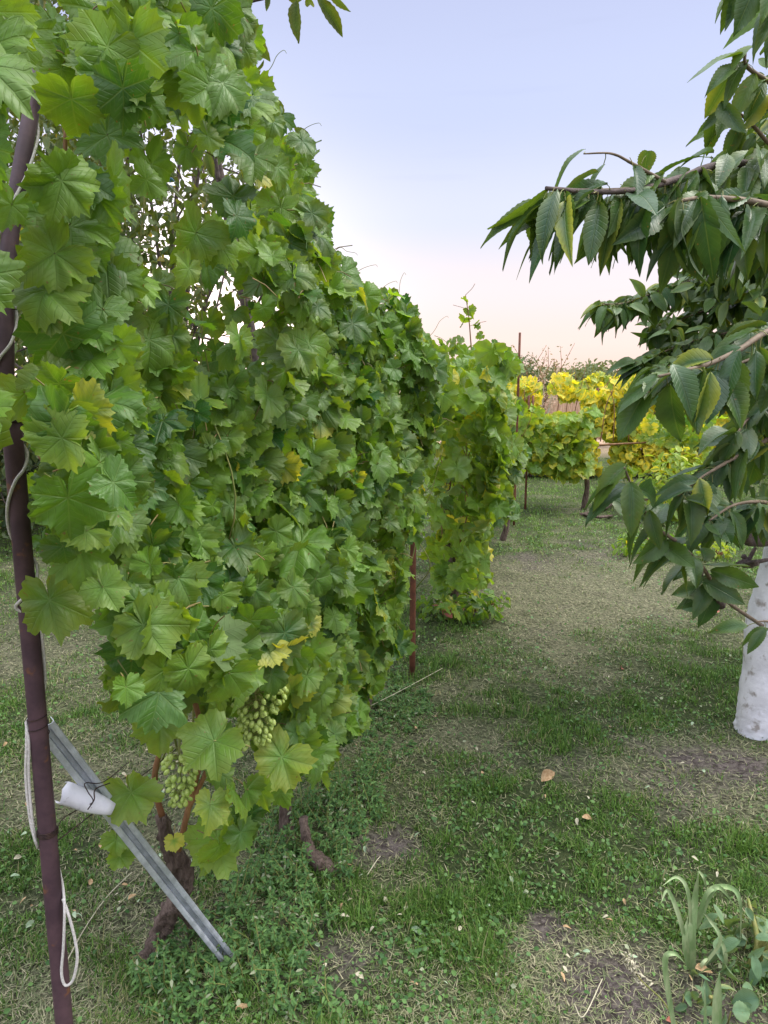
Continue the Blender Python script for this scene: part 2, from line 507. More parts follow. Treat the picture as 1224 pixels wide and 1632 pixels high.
def long_template(rows, cols, width, seed, serr=True, tipl=.12):
    """lance-shaped leaf, base at origin, tip at +y 1.0"""
    rg = np.random.default_rng(seed)
    t = np.linspace(0, 1, rows)
    wd = width * np.sin(np.pi * np.clip(t ** .85, 0, 1)) ** .9
    wd = np.where(t > 1 - tipl * 2, wd * .5 + width * .35 * (1 - t) / (tipl * 2), wd)
    wd[-1] = 0.001
    if serr: wd = wd * (1 + .05 * np.where(np.arange(rows) % 2 == 0, 1, -1))
    c = np.linspace(-1, 1, cols)
    V = []; ed = []
    a, b = rg.random() * 6, rg.random() * 6
    for i in range(rows):
        for x in c:
            z = .35 * abs(x) * wd[i] + .012 * math.sin(14 * t[i] + a) * x * x
            V.append((x * wd[i], t[i], z)); ed.append(abs(x))
    F = []
    for i in range(rows - 1):
        for j in range(cols - 1):
            p = i * cols + j
            F += [(p, p + 1, p + cols + 1), (p, p + cols + 1, p + cols)]
    V = np.array(V)
    return V, np.array(F), V[:, :2].copy(), np.array(ed)
VT_NEAR = [vine_template(72, (.3, .62, .85, 1.0), s) for s in range(10)]
VT_MID = [vine_template(42, (.5, 1.0), s) for s in range(10, 17)]
VT_FAR = [vine_template(16, (1.0,), s) for s in range(20, 23)]
CT_NEAR = [long_template(26, 7, .215, s) for s in range(4)]
CT_SLIM = [long_template(26, 7, .16, s) for s in range(4)]
CT_MID = [long_template(9, 3, .22, s, False) for s in range(3)]
PT_MID = [long_template(8, 3, .15, s, False) for s in range(3)]
BT_FAR = [long_template(4, 3, .28, s, False) for s in range(3)]
def leaves(templates, P, nrm, tip, size, rnd, yel, bend=(.1, .3), twist=.08, seed=0, fold=1.0):
    """returns V,F,uv,col for many leaves; bend = downward curl of the blade along its length"""
    rg = np.random.default_rng(seed + 5)
    P = np.asarray(P, float); n = len(P)
    nrm = unit(np.broadcast_to(nrm, (n, 3))); tip = np.broadcast_to(tip, (n, 3))
    y = unit(tip - nrm * (tip * nrm).sum(1)[:, None]); x = np.cross(y, nrm)
    size = np.broadcast_to(size, (n,)); rnd = np.broadcast_to(rnd, (n,)); yel = np.broadcast_to(yel, (n,))
    which = rg.integers(0, len(templates), n)
    Vs, Fs, Us, Cs = [], [], [], []; off = 0
    for k, (V, F, uv, ed) in enumerate(templates):
        idx = np.nonzero(which == k)[0]
        if len(idx) == 0: continue
        m = len(idx)
        vx = V[None, :, 0] * (1 + .12 * rg.normal(size=(m, 1))); vy = np.repeat(V[None, :, 1], m, 0)
        b = rg.uniform(bend[0], bend[1], (m, 1)) if isinstance(bend, tuple) else bend[idx][:, None]; c = rg.normal(0, twist, (m, 1)); e = rg.uniform(-.15, .55, (m, 1))
        vz = V[None, :, 2] * rg.uniform(.6, 1.5, (m, 1)) - b * np.sign(vy) * vy ** 2 - e * vx ** 2 + c * vx * vy * 3
        fo = rg.uniform(-.08, .38, (m, 1)) * fold
        vz = vz + fo * np.abs(vx) + .10 * rg.normal(size=(m, 1)) * np.sin(3 * vx + rg.uniform(0, 6, (m, 1)))*fold
        wv = rg.uniform(0, 6, (m, 1))
        vz = vz + .05 * np.sin(4 * vy + wv) * ed[None, :]
        q = (vx[..., None] * x[idx][:, None] + vy[..., None] * y[idx][:, None] + vz[..., None] * nrm[idx][:, None])
        q = q * size[idx][:, None, None] + P[idx][:, None]
        nv = len(V)
        Vs.append(q.reshape(-1, 3))
        Fs.append((F[None] + (np.arange(m) * nv)[:, None, None] + off).reshape(-1, 3)); off += m * nv
        Us.append(np.tile(uv, (m, 1)))
        cc = np.stack([np.repeat(rnd[idx], nv), np.tile(ed, m), np.repeat(yel[idx], nv)], 1); Cs.append(cc)
    return np.concatenate(Vs), np.concatenate(Fs), np.concatenate(Us), np.concatenate(Cs)
def foliage(name, parent, m, *a, **k):
    V, F, U, C = leaves(*a, **k)
    return mk(name, V, F, m, parent, U, C)
def merge_leaves(sets):
    Vs, Fs, Us, Cs = [], [], [], []; o = 0
    for V, F, U, C in sets:
        Vs.append(V); Fs.append(F + o); Us.append(U); Cs.append(C); o += len(V)
    return np.concatenate(Vs), np.concatenate(Fs), np.concatenate(Us), np.concatenate(Cs)

# ------------------------------------------------------------------ ground
def bumps(x, y, spots):
    r = np.zeros(np.shape(x))
    for px, py, rad, amp in spots:
        g = gpt(px, py)
        r = r + amp * np.exp(-(((x - g[0]) ** 2 + (y - g[1]) ** 2) / rad ** 2))
    return r
def green_map(x, y):
    g = fbm(x, y, 1.3, 3) * 1.3 - .02 + (fbm(x, y, 5, 9) - .5) * 1.1
    g = g + np.clip((y - 4.2) / 3, 0, 1) * .38
    g = g + bumps(x, y, [(790, 1400, .28, .6), (830, 1300, .15, .5), (500, 1480, .3, .5), (680, 1140, .3, .2), (980, 1100, .5, .4), (1100, 1010, .5, .35),
                         (1000, 1370, .25, .4), (1180, 1380, .25, .4), (700, 1010, .4, .4), (60, 1380, .3, .4), (360, 1560, .3, .3),
                         (870, 960, .7, -.8), (960, 900, .9, -.7), (720, 1180, .2, -.5), (1080, 1230, .35, -.6), (900, 1060, .35, -.35), (620, 1350, .10, -.8), (960, 1590, .16, -1.4),
                         (200, 1250, .3, -.35), (60, 1250, .3, -.5), (540, 1540, .1, -.6), (860, 1480, .08, -.7)])
    return np.clip(g, 0, 1)
def soil_map(x, y):
    s = bumps(x, y, [(975, 1585, .16, 1.3), (1180, 1600, .14, .8), (625, 1350, .11, 1.0), (560, 1540, .12, .8), (870, 1470, .07, .9), (850, 895, .5, .5), (950, 880, .5, .4), (270, 1470, .14, .7),
                     (1110, 1235, .25, .8), (1180, 1215, .2, .6)])
    return np.clip(s * (.55 + .9 * fbm(x, y, 9, 21)) + (fbm(x, y, 4, 31) - .62) * 1.2, 0, 1)
def gh(x, y):
    f = np.clip((12 - np.asarray(y, float)) / 6, 0, 1)
    return f * (.045 * (fbm(x, y, 2.2, 5) - .5) + .018 * (vnoise(x, y, 9, 6) - .5))
def make_ground():
    xs = np.concatenate([-np.geomspace(400, 3.2, 26), np.linspace(-3, 3.4, 190), np.geomspace(3.6, 400, 26)])
    ys = np.concatenate([-np.geomspace(60, .5, 8), np.linspace(.0, 7, 230), np.geomspace(7.1, 14, 50), np.geomspace(15, 900, 26)])
    X, Y = np.meshgrid(xs, ys)
    Z = gh(X, Y)
    n, m = X.shape
    V = np.stack([X, Y, Z], -1).reshape(-1, 3)
    i = np.arange(n - 1)[:, None] * m + np.arange(m - 1)[None]
    i = i.ravel()
    F = np.concatenate([np.stack([i, i + 1, i + m + 1], 1), np.stack([i, i + m + 1, i + m], 1)])
    C = np.stack([green_map(X, Y).ravel(), soil_map(X, Y).ravel(), np.clip((Y.ravel() - 14) / 4, 0, 1)], 1)
    mt, t = newmat('turf_and_soil')
    at = t.nodes.new('ShaderNodeAttribute'); at.attribute_name = 'Col'
    sc = t.nodes.new('ShaderNodeSeparateColor'); t.links.new(at.outputs['Color'], sc.inputs[0])
    tco = t.nodes.new('ShaderNodeTexCoord'); ob = tco.outputs['Object']
    n1 = noise(t, 55, 6, ob, .7); n2 = noise(t, 7, 4, ob)
    turf = mixc(t, mrange(t, n1, .3, .7), (.022, .035, .012), (.07, .09, .035))
    dry = mixc(t, mrange(t, n1, .35, .65), (.06, .06, .036), (.21, .205, .125))
    b = mixc(t, sc.outputs[0], dry, turf)
    soil = mixc(t, mrange(t, n1, .35, .65), (.05, .040, .036), (.16, .135, .12))
    b = mixc(t, sc.outputs[1], b, soil)
    field = mixc(t, mrange(t, n2, .35, .65), (.36, .25, .17), (.5, .36, .25))
    b = mixc(t, sc.outputs[2], b, field)
    bs = t.nodes.new('ShaderNodeBsdfPrincipled'); t.links.new(b, bs.inputs['Base Color']); bs.inputs['Roughness'].default_value = .95
    bs.inputs['Specular IOR Level'].default_value = .1
    bp = t.nodes.new('ShaderNodeBump'); bp.inputs['Strength'].default_value = .9; bp.inputs['Distance'].default_value = .02
    t.links.new(n1, bp.inputs['Height']); t.links.new(bp.outputs[0], bs.inputs['Normal'])
    o = t.nodes.new('ShaderNodeOutputMaterial'); t.links.new(bs.outputs[0], o.inputs[0])
    g = mk('ground', V, F, mt, None, None, C)
    tag(g, 'mown grassy orchard ground with bare soil patches', 'ground', kind='structure')
make_ground()

def polar(n, r0, r1, half=40, seed=0):
    rg = np.random.default_rng(seed)
    r = r0 * (r1 / r0) ** rg.random(n); a = np.radians(rg.uniform(-half, half, n))
    return r * np.sin(a), r * np.cos(a), r
def blades(name, x, y, L, wd, lean, rnd, dry, m, label, cat, z0=-.004, seed=0, curl=(.6, 1.5)):
    rg = np.random.default_rng(seed); n = len(x)
    a = rg.uniform(0, 2 * math.pi, n); d = np.stack([np.cos(a), np.sin(a), np.zeros(n)], 1)
    s = np.stack([-np.sin(a + rg.normal(0, .5, n)), np.cos(a), np.zeros(n)], 1); s = unit(s)
    p0 = np.stack([x, y, gh(x, y) + z0], 1); up = np.array((0, 0, 1.0))
    h1 = L[:, None] * .5; p1 = p0 + up * h1 * np.cos(lean * curl[0])[:, None] + d * h1 * np.sin(lean * curl[0])[:, None]
    p2 = p1 + up * h1 * np.cos(lean * curl[1])[:, None] + d * h1 * np.sin(lean * curl[1])[:, None]
    p2[:, 2] = np.maximum(p2[:, 2], p0[:, 2] + .006)
    hw = (wd * .5)[:, None]
    V = np.stack([p0 - s * hw, p0 + s * hw, p1 - s * hw * .85, p1 + s * hw * .85, p2], 1).reshape(-1, 3)
    b = (np.arange(n) * 5)[:, None]
    F = (b[..., None] + np.array([[0, 1, 3], [0, 3, 2], [2, 3, 4]])[None]).reshape(-1, 3)
    C = np.repeat(np.stack([rnd, np.zeros(n), dry], 1), 5, 0)
    o = mk(name, V, F, m, None, None, C)
    return tag(o, label, cat, kind='stuff')
def make_grass():
    rg = np.random.default_rng(3)
    x, y, r = polar(640000, 1.0, 15, 41, 1)
    g = green_map(x, y); s = soil_map(x, y)
    keep = rg.random(len(x)) < np.clip(g * 1.1 + .10, 0, 1) * np.clip(1.1 - s * 1.2, 0.03, 1)
    keep &= rg.random(len(x)) < np.clip((vnoise(x, y, 11, 91) * .55 + vnoise(x, y, 24, 92) * .45 - .3) * 3.2, .06, 1)
    x, y, r, g = x[keep], y[keep], r[keep], g[keep]; n = len(x)
    tall = bumps(x, y, [(830, 1290, .10, .5), (720, 960, .25, 1.0), (1200, 1400, .2, .3), (500, 1330, .25, .4)])
    tall = tall + .45 * np.clip((vnoise(x, y, 3.1, 55) - .62) * 4, 0, 1) + .5 * np.clip((vnoise(x, y, 7.3, 56) - .66) * 5, 0, 1)
    L = rg.uniform(.012, .034, n) * (1 + .9 * tall) * (.6 + .5 * g) * (.55 + 1.0 * vnoise(x, y, 11, 91)); L[rg.random(n) < .02] *= 2.2
    wd = rg.uniform(.0012, .0028, n) * (1 + r / 4)
    lean = np.abs(rg.normal(.75, .45, n))
    dry = np.clip((rg.random(n) < .08 + .34 * (1 - g)) * rg.uniform(.35, 1, n), 0, 1)
    blades('grass', x, y, L, wd, lean, np.clip(rg.random(n) * .8 + .3 * (fbm(x, y, 2, 77) - .4) + np.clip((r - 3.5) / 8, 0, .45), 0, 1), dry, M_BLADE, 'short mown green grass over the orchard floor', 'grass', seed=4)
    x, y, r = polar(260000, 1.0, 14, 41, 8)
    g = green_map(x, y); s = soil_map(x, y)
    keep = rg.random(len(x)) < np.clip(.18 + 1.0 * (1 - g), 0, 1) * np.clip(1.1 - .8 * s, .1, 1)
    x, y, r = x[keep], y[keep], r[keep]; n = len(x)
    blades('grass_clippings', x, y, rg.uniform(.008, .038, n), rg.uniform(.0008, .0020, n) * (1 + r / 4), rg.uniform(1.15, 1.5, n),
           rg.random(n), (rg.random(n) < .45) * rg.uniform(.4, 1, n), M_CLIP, 'dry cut grass clippings strewn over the turf', 'clippings', .004, 9, (1.0, 1.12))
def quads_leaves(name, P, L, wd, nrm, tip, rnd, dry, m, parent=None):
    n = len(P); nrm = unit(nrm); y = unit(tip - nrm * (tip * nrm).sum(1)[:, None]); x = np.cross(y, nrm)
    L = L[:, None]; wd = wd[:, None]
    V = np.stack([P, P + y * L * .35 - x * wd * .5 + nrm * L * .08, P + y * L * .35 + x * wd * .5 + nrm * L * .08,
                  P + y * L * .5, P + y * L * .72 - x * wd * .38 + nrm * L * .04, P + y * L * .72 + x * wd * .38 + nrm * L * .04, P + y * L - nrm * L * .12], 1).reshape(-1, 3)
    b = (np.arange(n) * 7)[:, None, None]
    F = (b + np.array([[0, 3, 1], [0, 2, 3], [1, 3, 4], [3, 2, 5], [3, 6, 4], [3, 5, 6]])[None]).reshape(-1, 3)
    C = np.repeat(np.stack([rnd, np.zeros(n), dry], 1), 7, 0)
    return mk(name, V, F, m, parent, None, C)
def make_cover():
    rg = np.random.default_rng(5)
    x, y, r = polar(52000, 1.0, 9, 41, 15)
    g = green_map(x, y); s = soil_map(x, y)
    keep = rg.random(len(x)) < np.clip(g * .9 + .1, 0, 1) * np.clip(fbm(x, y, 3, 44) * 2.4 - .7, 0, 1) * np.clip(1 - s, 0.05, 1)
    x, y, r = x[keep], y[keep], r[keep]; n = len(x)
    P = np.stack([x, y, gh(x, y) + rg.uniform(.006, .03, n)], 1)
    nr = unit(np.stack([rg.normal(0, .45, n), rg.normal(0, .45, n) - .2, np.ones(n)], 1))
    a = rg.uniform(0, 6.28, n); tip = np.stack([np.cos(a), np.sin(a), rg.normal(0, .3, n)], 1)
    sz = rg.uniform(.004, .014, n) * (1 + r / 7)
    o = quads_leaves('clover', P, sz, sz * .75, nr, tip, rg.random(n), (rg.random(n) < .02) * 1.0, M_WEED)
    tag(o, 'small broad leaved clover and weeds growing in the turf', 'ground cover', kind='stuff')
    # taller weeds under the vines: stems with many small leaves
    spots = []
    poly = [(270, 1632), (200, 1560), (300, 1480), (400, 1380), (470, 1290), (590, 1220), (610, 1300), (560, 1400), (520, 1480), (480, 1560), (560, 1632)]
    Ps, nr, tp, sz = [], [], [], []
    mb = MB()
    xs = rg.uniform(-1.0, .2, 9000); ys = rg.uniform(1.25, 3.0, 9000)
    px, py = proj(np.stack([xs, ys, np.zeros(9000)], 1))
    ok = inside(px, py, poly)
    xs, ys = xs[ok][:380], ys[ok][:380]
    xs2 = rg.uniform(-.4, .4, 700); ys2 = rg.uniform(2.3, 3.7, 700)
    px, py = proj(np.stack([xs2, ys2, np.zeros(700)], 1))
    ok = inside(px, py, [(590, 1230), (560, 1130), (640, 1080), (700, 1110), (650, 1200), (600, 1240)])
    hs = np.concatenate([rg.uniform(.03, .12, len(xs)), rg.uniform(.02, .05, ok.sum())])
    xs = np.concatenate([xs, xs2[ok]]); ys = np.concatenate([ys, ys2[ok]])
    for x0, y0, h in zip(xs, ys, hs):
        ln = rg.normal(0, .35, 2); b = np.array((x0, y0, float(gh(x0, y0)) - .003)); tpt = b + np.array((ln[0] * h, ln[1] * h, h))
        mid = (b + tpt) / 2 + rg.normal(0, .006, 3)
        mb.tube([b, mid, tpt], (.0016, .0013, .0008), 4, cap=False)
        k = int(12 + 130 * h)
        for q in range(k):
            t = rg.uniform(.15, 1.0); p = b + (tpt - b) * t; a = rg.uniform(0, 6.28)
            Ps.append(p); tp.append((math.cos(a), math.sin(a), rg.normal(0, .5))); nr.append((rg.normal(0, .4), rg.normal(0, .4) - .3, 1.0)); sz.append(rg.uniform(.009, .025) * (1.1 - .4 * t))
    n = len(Ps); sz = np.array(sz)
    o = quads_leaves('weed_leaves', np.array(Ps), sz * 1.1, sz * .42, np.array(nr), np.array(tp), rg.random(n), (rg.random(n) < .04) * 1.0, M_WEED)
    o.name = 'weeds'
    tag(o, 'dark green leafy weeds in a thick patch under the first vines', 'weeds', kind='stuff')
    s = mk('weed_stems', np.concatenate(mb.V), np.concatenate(mb.F), M_SHOOT, o)
make_grass(); make_cover()

# ------------------------------------------------------------------ row geometry
P1 = np.array((-.651, 1.30)); P2 = gpt(657, 1080)[:2]; P3 = gpt(819, 838)[:2]; P4 = gpt(837, 812)[:2]
RY = np.array([0.6, P1[1], P2[1], P3[1], 9.5]); RX = np.array([P1[0] - .7 * .33, P1[0], P2[0], P3[0], P3[0] + .5])
def rowx(Y): return np.interp(Y, RY, RX)
NEAR_POLY = [(-300, -300), (395, -300), (392, 40), (415, 110), (432, 165), (462, 200), (470, 250), (470, 300), (495, 355), (520, 395), (550, 440), (600, 465), (635, 500),
             (680, 530), (700, 570), (712, 620), (690, 690), (668, 760), (655, 840), (640, 920), (640, 1000), (615, 1075), (585, 1140), (530, 1175), (510, 1225), (455, 1260),
             (400, 1330), (340, 1370), (290, 1340), (230, 1300), (215, 1230), (200, 1120), (180, 1000), (110, 960), (90, 900), (-300, 900)]
MID_POLY = [(660, 640), (680, 580), (715, 560), (750, 575), (795, 550), (805, 600), (806, 700), (792, 800), (792, 860), (780, 905), (765, 950), (730, 980), (690, 962), (676, 900), (682, 850), (675, 780)]
FAR_POLY = [(780, 590), (806, 585), (812, 640), (822, 665), (822, 770), (812, 805), (797, 825), (788, 790)]
OUT_SIDE = unit(np.array((.95, -.31, .0))); OUT_END = unit(np.array((-.10, -1.0, .0)))

def wall(n, poly, y0, y1, half, zr, seed, dens=None, size=(.040, .068), side=.62):
    rg = np.random.default_rng(seed); out = []
    tot = 0
    while tot < n:
        k = n * 3
        Y = y0 + (y1 - y0) * rg.random(k) ** 1.05
        surf = rg.random(k) < side
        Z = rg.uniform(zr[0], zr[1], k)
        hf = half * (.5 + 1.0 * vnoise(Y, Z, 3.1, seed + 1) * .7 + .3 * vnoise(Y, Z, 6.5, seed + 2))
        lat = np.where(surf, hf - np.abs(rg.exponential(.07, k)), rg.uniform(-half, 1, k) * half)
        lat = np.minimum(lat, hf)
        X = rowx(Y) + lat
        P = np.stack([X, Y, Z], 1)
        px, py = proj(P)
        ok = inside(px + 46 * (vnoise(px, py, 1 / 34, 61) - .5), py + 46 * (vnoise(px, py, 1 / 30, 62) - .5), poly)
        if dens is not None: ok &= rg.random(k) < dens(px, py, P)
        out.append(np.concatenate([P[ok], lat[ok][:, None]], 1)); tot += ok.sum()
    A = np.concatenate(out)[:n]
    P, lat = A[:, :3], A[:, 3]
    side_f = np.clip(lat / half, -1, 1)[:, None]
    e = np.clip((2.6 - P[:, 1]) / 1.3, 0, 1)[:, None]
    nr = OUT_SIDE * (side_f * .6 + .25) + OUT_END * (e * .7 + .22) + np.array((0, 0, .5)) + rg.normal(0, .5, (n, 3))
    tip = np.array((0, 0, -1.0)) + nr * .25 + rg.normal(0, .5, (n, 3))
    sz = rg.uniform(size[0], size[1], n); sm = rg.random(n) < .3; sz[sm] *= rg.uniform(.45, .8, sm.sum())
    return P, unit(nr), tip, sz

def near_dens(px, py, P):
    d = np.ones(len(px))
    d *= 1 - .80 * np.exp(-(((px - 300) / 150) ** 2 + ((py - 260) / 210) ** 2))
    d *= 1 - .93 * np.exp(-(((px - 395) / 75) ** 2 + ((py - 540) / 30) ** 2))
    d *= 1 - .6 * np.exp(-(((px - 250) / 120) ** 2 + ((py - 500) / 35) ** 2))
    d *= 1 - .5 * np.exp(-(((px - 110) / 60) ** 2 + ((py - 250) / 80) ** 2))
    d *= 1 - .7 * np.exp(-(((px - 110) / 60) ** 2 + ((py - 800) / 60) ** 2))
    wz = np.exp(-(((px - 300) / 170) ** 2 + ((py - 330) / 260) ** 2)) + .8 * np.exp(-(((px - 60) / 120) ** 2 + ((py - 200) / 120) ** 2))
    d = np.where(vnoise(px, py, 1 / 42, 12) * .6 + vnoise(px, py, 1 / 20, 13) * .4 < .64 * np.clip(wz, 0, 1), 0, d)
    d = np.where(vnoise(px, py, 1 / 50, 15) * .6 + vnoise(px, py, 1 / 24, 16) * .4 < .27, .1, d)
    d = np.where((px < 190) & (py > 880), .15, d)
    d = np.where((py > 1180) & (px < 470), .25, d)
    for bx, by, br, bY in ((408, 1138, 66, 1.68), (288, 1242, 62, 1.56), (300, 1120, 40, 1.6)):
        d = np.where((np.hypot(px - bx, py - by) < br) & (P[:, 1] < bY), 0, d)
    d = np.where(py < 0, .5, d)
    pxx = -.0 + np.interp(py, [100, 380, 600, 700, 1632], [62, 15, 12, 25, 100])
    d = np.where((np.abs(px - pxx) < 60) & (P[:, 1] < 1.42), 0, d)          # keep the first post in view
    d = np.where((px > 60) & (px < 330) & (py > 1110) & (P[:, 1] < 1.8), 0, d)
    return d
def petioles(mb, P, tip, nr, axis_x, rg, ln=.075):
    for p, t_, n_ in zip(P, tip, nr):
        t_ = unit(t_); back = -n_ * 1.0 - t_ * .55 + rg.normal(0, .25, 3)
        q = p + unit(back) * ln * rg.uniform(.5, 1.0)
        mid = (p + q) / 2 + np.array((0, 0, .006))
        mb.tube([p, mid, q], (.0011, .0013, .0015), 3, cap=False)
def shoots(mb, x0, y0, z0, n, spread, h, rg, r=.0045):
    tops = []
    for i in range(n):
        b = np.array((x0 + rg.normal(0, .05), y0 + rg.uniform(-spread, spread), z0 + rg.normal(0, .06)))
        b[0] += rowx(b[1]) - rowx(y0)
        tp = b + np.array((rg.normal(0, .12), rg.normal(0, .12), h * rg.uniform(.7, 1.1)))
        m1 = b * .66 + tp * .34 + rg.normal(0, .06, 3); m2 = b * .33 + tp * .67 + rg.normal(0, .06, 3)
        pts = spline([b, m1, m2, tp], 6)
        mb.tube(pts, np.linspace(r, r * .45, len(pts)), 6)
        tops.append(tp)
    return tops
def yel(rg, n, p=.12):
    a = rg.random(n); y = np.where(a < p, rg.uniform(.2, .75, n), rg.uniform(0, .12, n)); return y

RG = np.random.default_rng(99)
AP, AN, AT, AS = wall(2950, NEAR_POLY, .95, 3.75, .30, (.12, 2.75), 41, near_dens)
ar = np.clip(RG.normal(.42, .25, len(AP)), 0, 1); ay = yel(RG, len(AP), .025)
# vine owners: split by place along the row
own = np.digitize(AP[:, 1], [2.02, 2.85])
hero = {0: [], 1: [], 2: []}
# px, py, Y, radius_px, tip angle (deg, 0 = straight down, + = to the right), tint, yellow, facing tilt
HERO = [
 (85, 975, 1.22, 82, 12, .45, .45, .15, 0), (145, 872, 1.30, 68, 10, .55, .1, .3, 0), (45, 640, 1.18, 72, 15, .95, .5, .1, 0),
 (110, 695, 1.27, 68, -5, .45, 0, .3, 0), (15, 335, 1.18, 52, -20, .95, .1, .2, 0), (95, 335, 1.25, 62, 35, .5, 0, .5, 0),
 (145, 390, 1.24, 58, 28, .6, 0, .6, 0), (180, 85, 1.4, 68, 12, .45, 0, .6, 0), (175, 225, 1.36, 62, 10, .35, 0, .5, 0),
 (235, 160, 1.5, 62, 30, .4, .1, -.3, 0), (125, 505, 1.32, 60, 18, .5, .1, .3, 0), (75, 590, 1.25, 36, 5, 1.0, .2, .2, 0),
 (270, 600, 1.6, 62, 8, .75, .1, .2, 0), (335, 665, 1.72, 44, 20, .35, 0, .5, 0), (272, 680, 1.58, 36, 5, .8, 0, .3, 0), (345, 745, 1.66, 72, -25, .6, .1, .5, 0),
 (475, 880, 1.75, 82, -10, .7, 0, .4, 0), (270, 985, 1.45, 70, -5, .6, .5, .2, 0), (330, 430, 1.85, 55, 10, .35, 0, .3, 0), (560, 930, 2.5, 44, 0, .25, 0, .4, 0),
 (205, 1080, 1.42, 74, -20, .45, .4, .3, 0), (255, 1165, 1.45, 60, 0, .6, .5, .3, 0), (215, 1275, 1.45, 66, 10, .55, .5, .2, 0), (350, 1350, 1.55, 72, 5, .75, .35, .2, 0),
 (440, 1220, 1.62, 74, -30, .7, .8, .3, 0), (450, 1180, 1.68, 60, 60, .5, .2, .5, 0), (505, 1205, 1.85, 56, 10, .6, .1, .3, 0), (355, 930, 1.55, 66, 15, .5, .2, .3, 0),
 (345, 1060, 1.55, 52, 20, .55, .4, .3, 0), (400, 1010, 1.7, 58, 8, .4, 0, .3, 0), (120, 1180, 1.75, 1, 0, .5, 0, .3, 0), (500, 1080, 2.0, 60, 8, .25, 0, .4, 0), (545, 1130, 2.2, 60, 12, .3, 0, .4, 0),
 (300, 850, 1.5, 46, 0, .5, 0, .3, 0), (400, 780, 1.8, 50, 30, .6, .1, .4, 0), (545, 600, 2.4, 42, 20, .35, 0, .4, 0), (600, 560, 2.7, 50, 60, .25, 0, .7, 0), (680, 650, 3.0, 44, 40, .15, 0, .8, 0),
 (575, 1050, 2.4, 56, 15, .3, 0, .3, 0), (185, 1345, 1.6, 30, 0, .6, .3, .2, 0), (195, 1370, 1.6, 26, 15, .7, .3, .2, 0), (278, 1345, 1.5, 22, 5, 1.0, 3.1, .2, 1),
 (385, 70, 1.9, 50, 10, .8, 0, -.2, 0), (30, 60, 1.3, 60, 0, .5, .1, .3, 0), (95, 120, 1.42, 40, -25, .8, .1, -.2, 0), (340, 190, 1.9, 50, 10, .8, .1, -.3, 0), (395, 215, 2.0, 46, 15, .85, .1, -.3, 0),
 (440, 235, 2.1, 38, -35, .8, .1, -.3, 0), (265, 30, 1.6, 62, 10, .6, .05, -.2, 0), (430, 330, 2.15, 44, 30, .7, .1, -.1, 0), (505, 385, 2.35, 42, 60, .8, .1, -.1, 0), (395, 140, 1.95, 38, 20, .9, .1, -.4, 0),
]
for (px, py, Y, rp, ang, tint, yl, tilt, grp) in HERO:
    if rp < 5: continue
    p = pix(px, py, Y); dist = np.linalg.norm(p - np.array((0, 0, CAMZ)))
    yl *= .32
    sz = rp / FPX * dist * .74
    view = unit(np.array((0, 0, CAMZ)) - p)
    a = R(ang); tip = np.array((math.sin(a), 0, -math.cos(a)))
    nrm = unit(view + np.array((0, 0, tilt + .25)) + RG.normal(0, .12, 3))
    base = p - unit(tip - nrm * (tip @ nrm)) * sz * .25
    k = int(np.digitize(Y, [2.02, 2.85]))
    hero[k].append((base, nrm, tip, sz, tint, yl))

VINES = []
defs = [('grape vine with thick twisted trunk and two green grape bunches behind the steel prop', 0, 1.72, gpt(250, 1512)),
        ('dense grape vine with a grey stub trunk in the weed patch', 1, 2.4, gpt(520, 1385)),
        ('dark green grape vine whose leaves hang round the second rusty post', 2, 3.3, np.array((rowx(3.2) - .1, 3.2, 0)))]
for lab, k, yc, base in defs:
    root = empty('grape_vine', (base[0], base[1], 0), lab, 'grape vine', 'grape vines trained along the near trellis row')
    VINES.append(root)
    s = own == k
    h = hero[k]
    sets = [leaves(VT_NEAR if k < 2 else VT_MID, AP[s], AN[s], AT[s], AS[s], ar[s], ay[s], bend=(-.08, .6), seed=k)]
    Pt, Nt, Tt = AP[s], AN[s], AT[s]
    if h:
        hp = np.array([q[0] for q in h]); hn = np.array([q[1] for q in h]); ht = np.array([q[2] for q in h])
        sets.append(leaves(VT_NEAR, hp, hn, ht, np.array([q[3] for q in h]), np.array([q[4] for q in h]), np.array([q[5] for q in h]), bend=(.0, .28), seed=k + 20))
        Pt = np.vstack([Pt, hp]); Nt = np.vstack([Nt, hn]); Tt = np.vstack([Tt, ht])
    V, F, U, C = merge_leaves(sets)
    mb = MB(); rg = np.random.default_rng(60 + k)
    petioles(mb, Pt, Tt, Nt, rowx, rg)
    mk('foliage', V, F, M_VINE, root, U, C, extra=(mb, M_PETIOLE))
    mb = MB(); shoots(mb, rowx(yc + .1), yc + .1, .66, 8, .24, (1.25, .95, .62)[k], rg, .003)
    mb.each('cane', M_SHOOT, root)

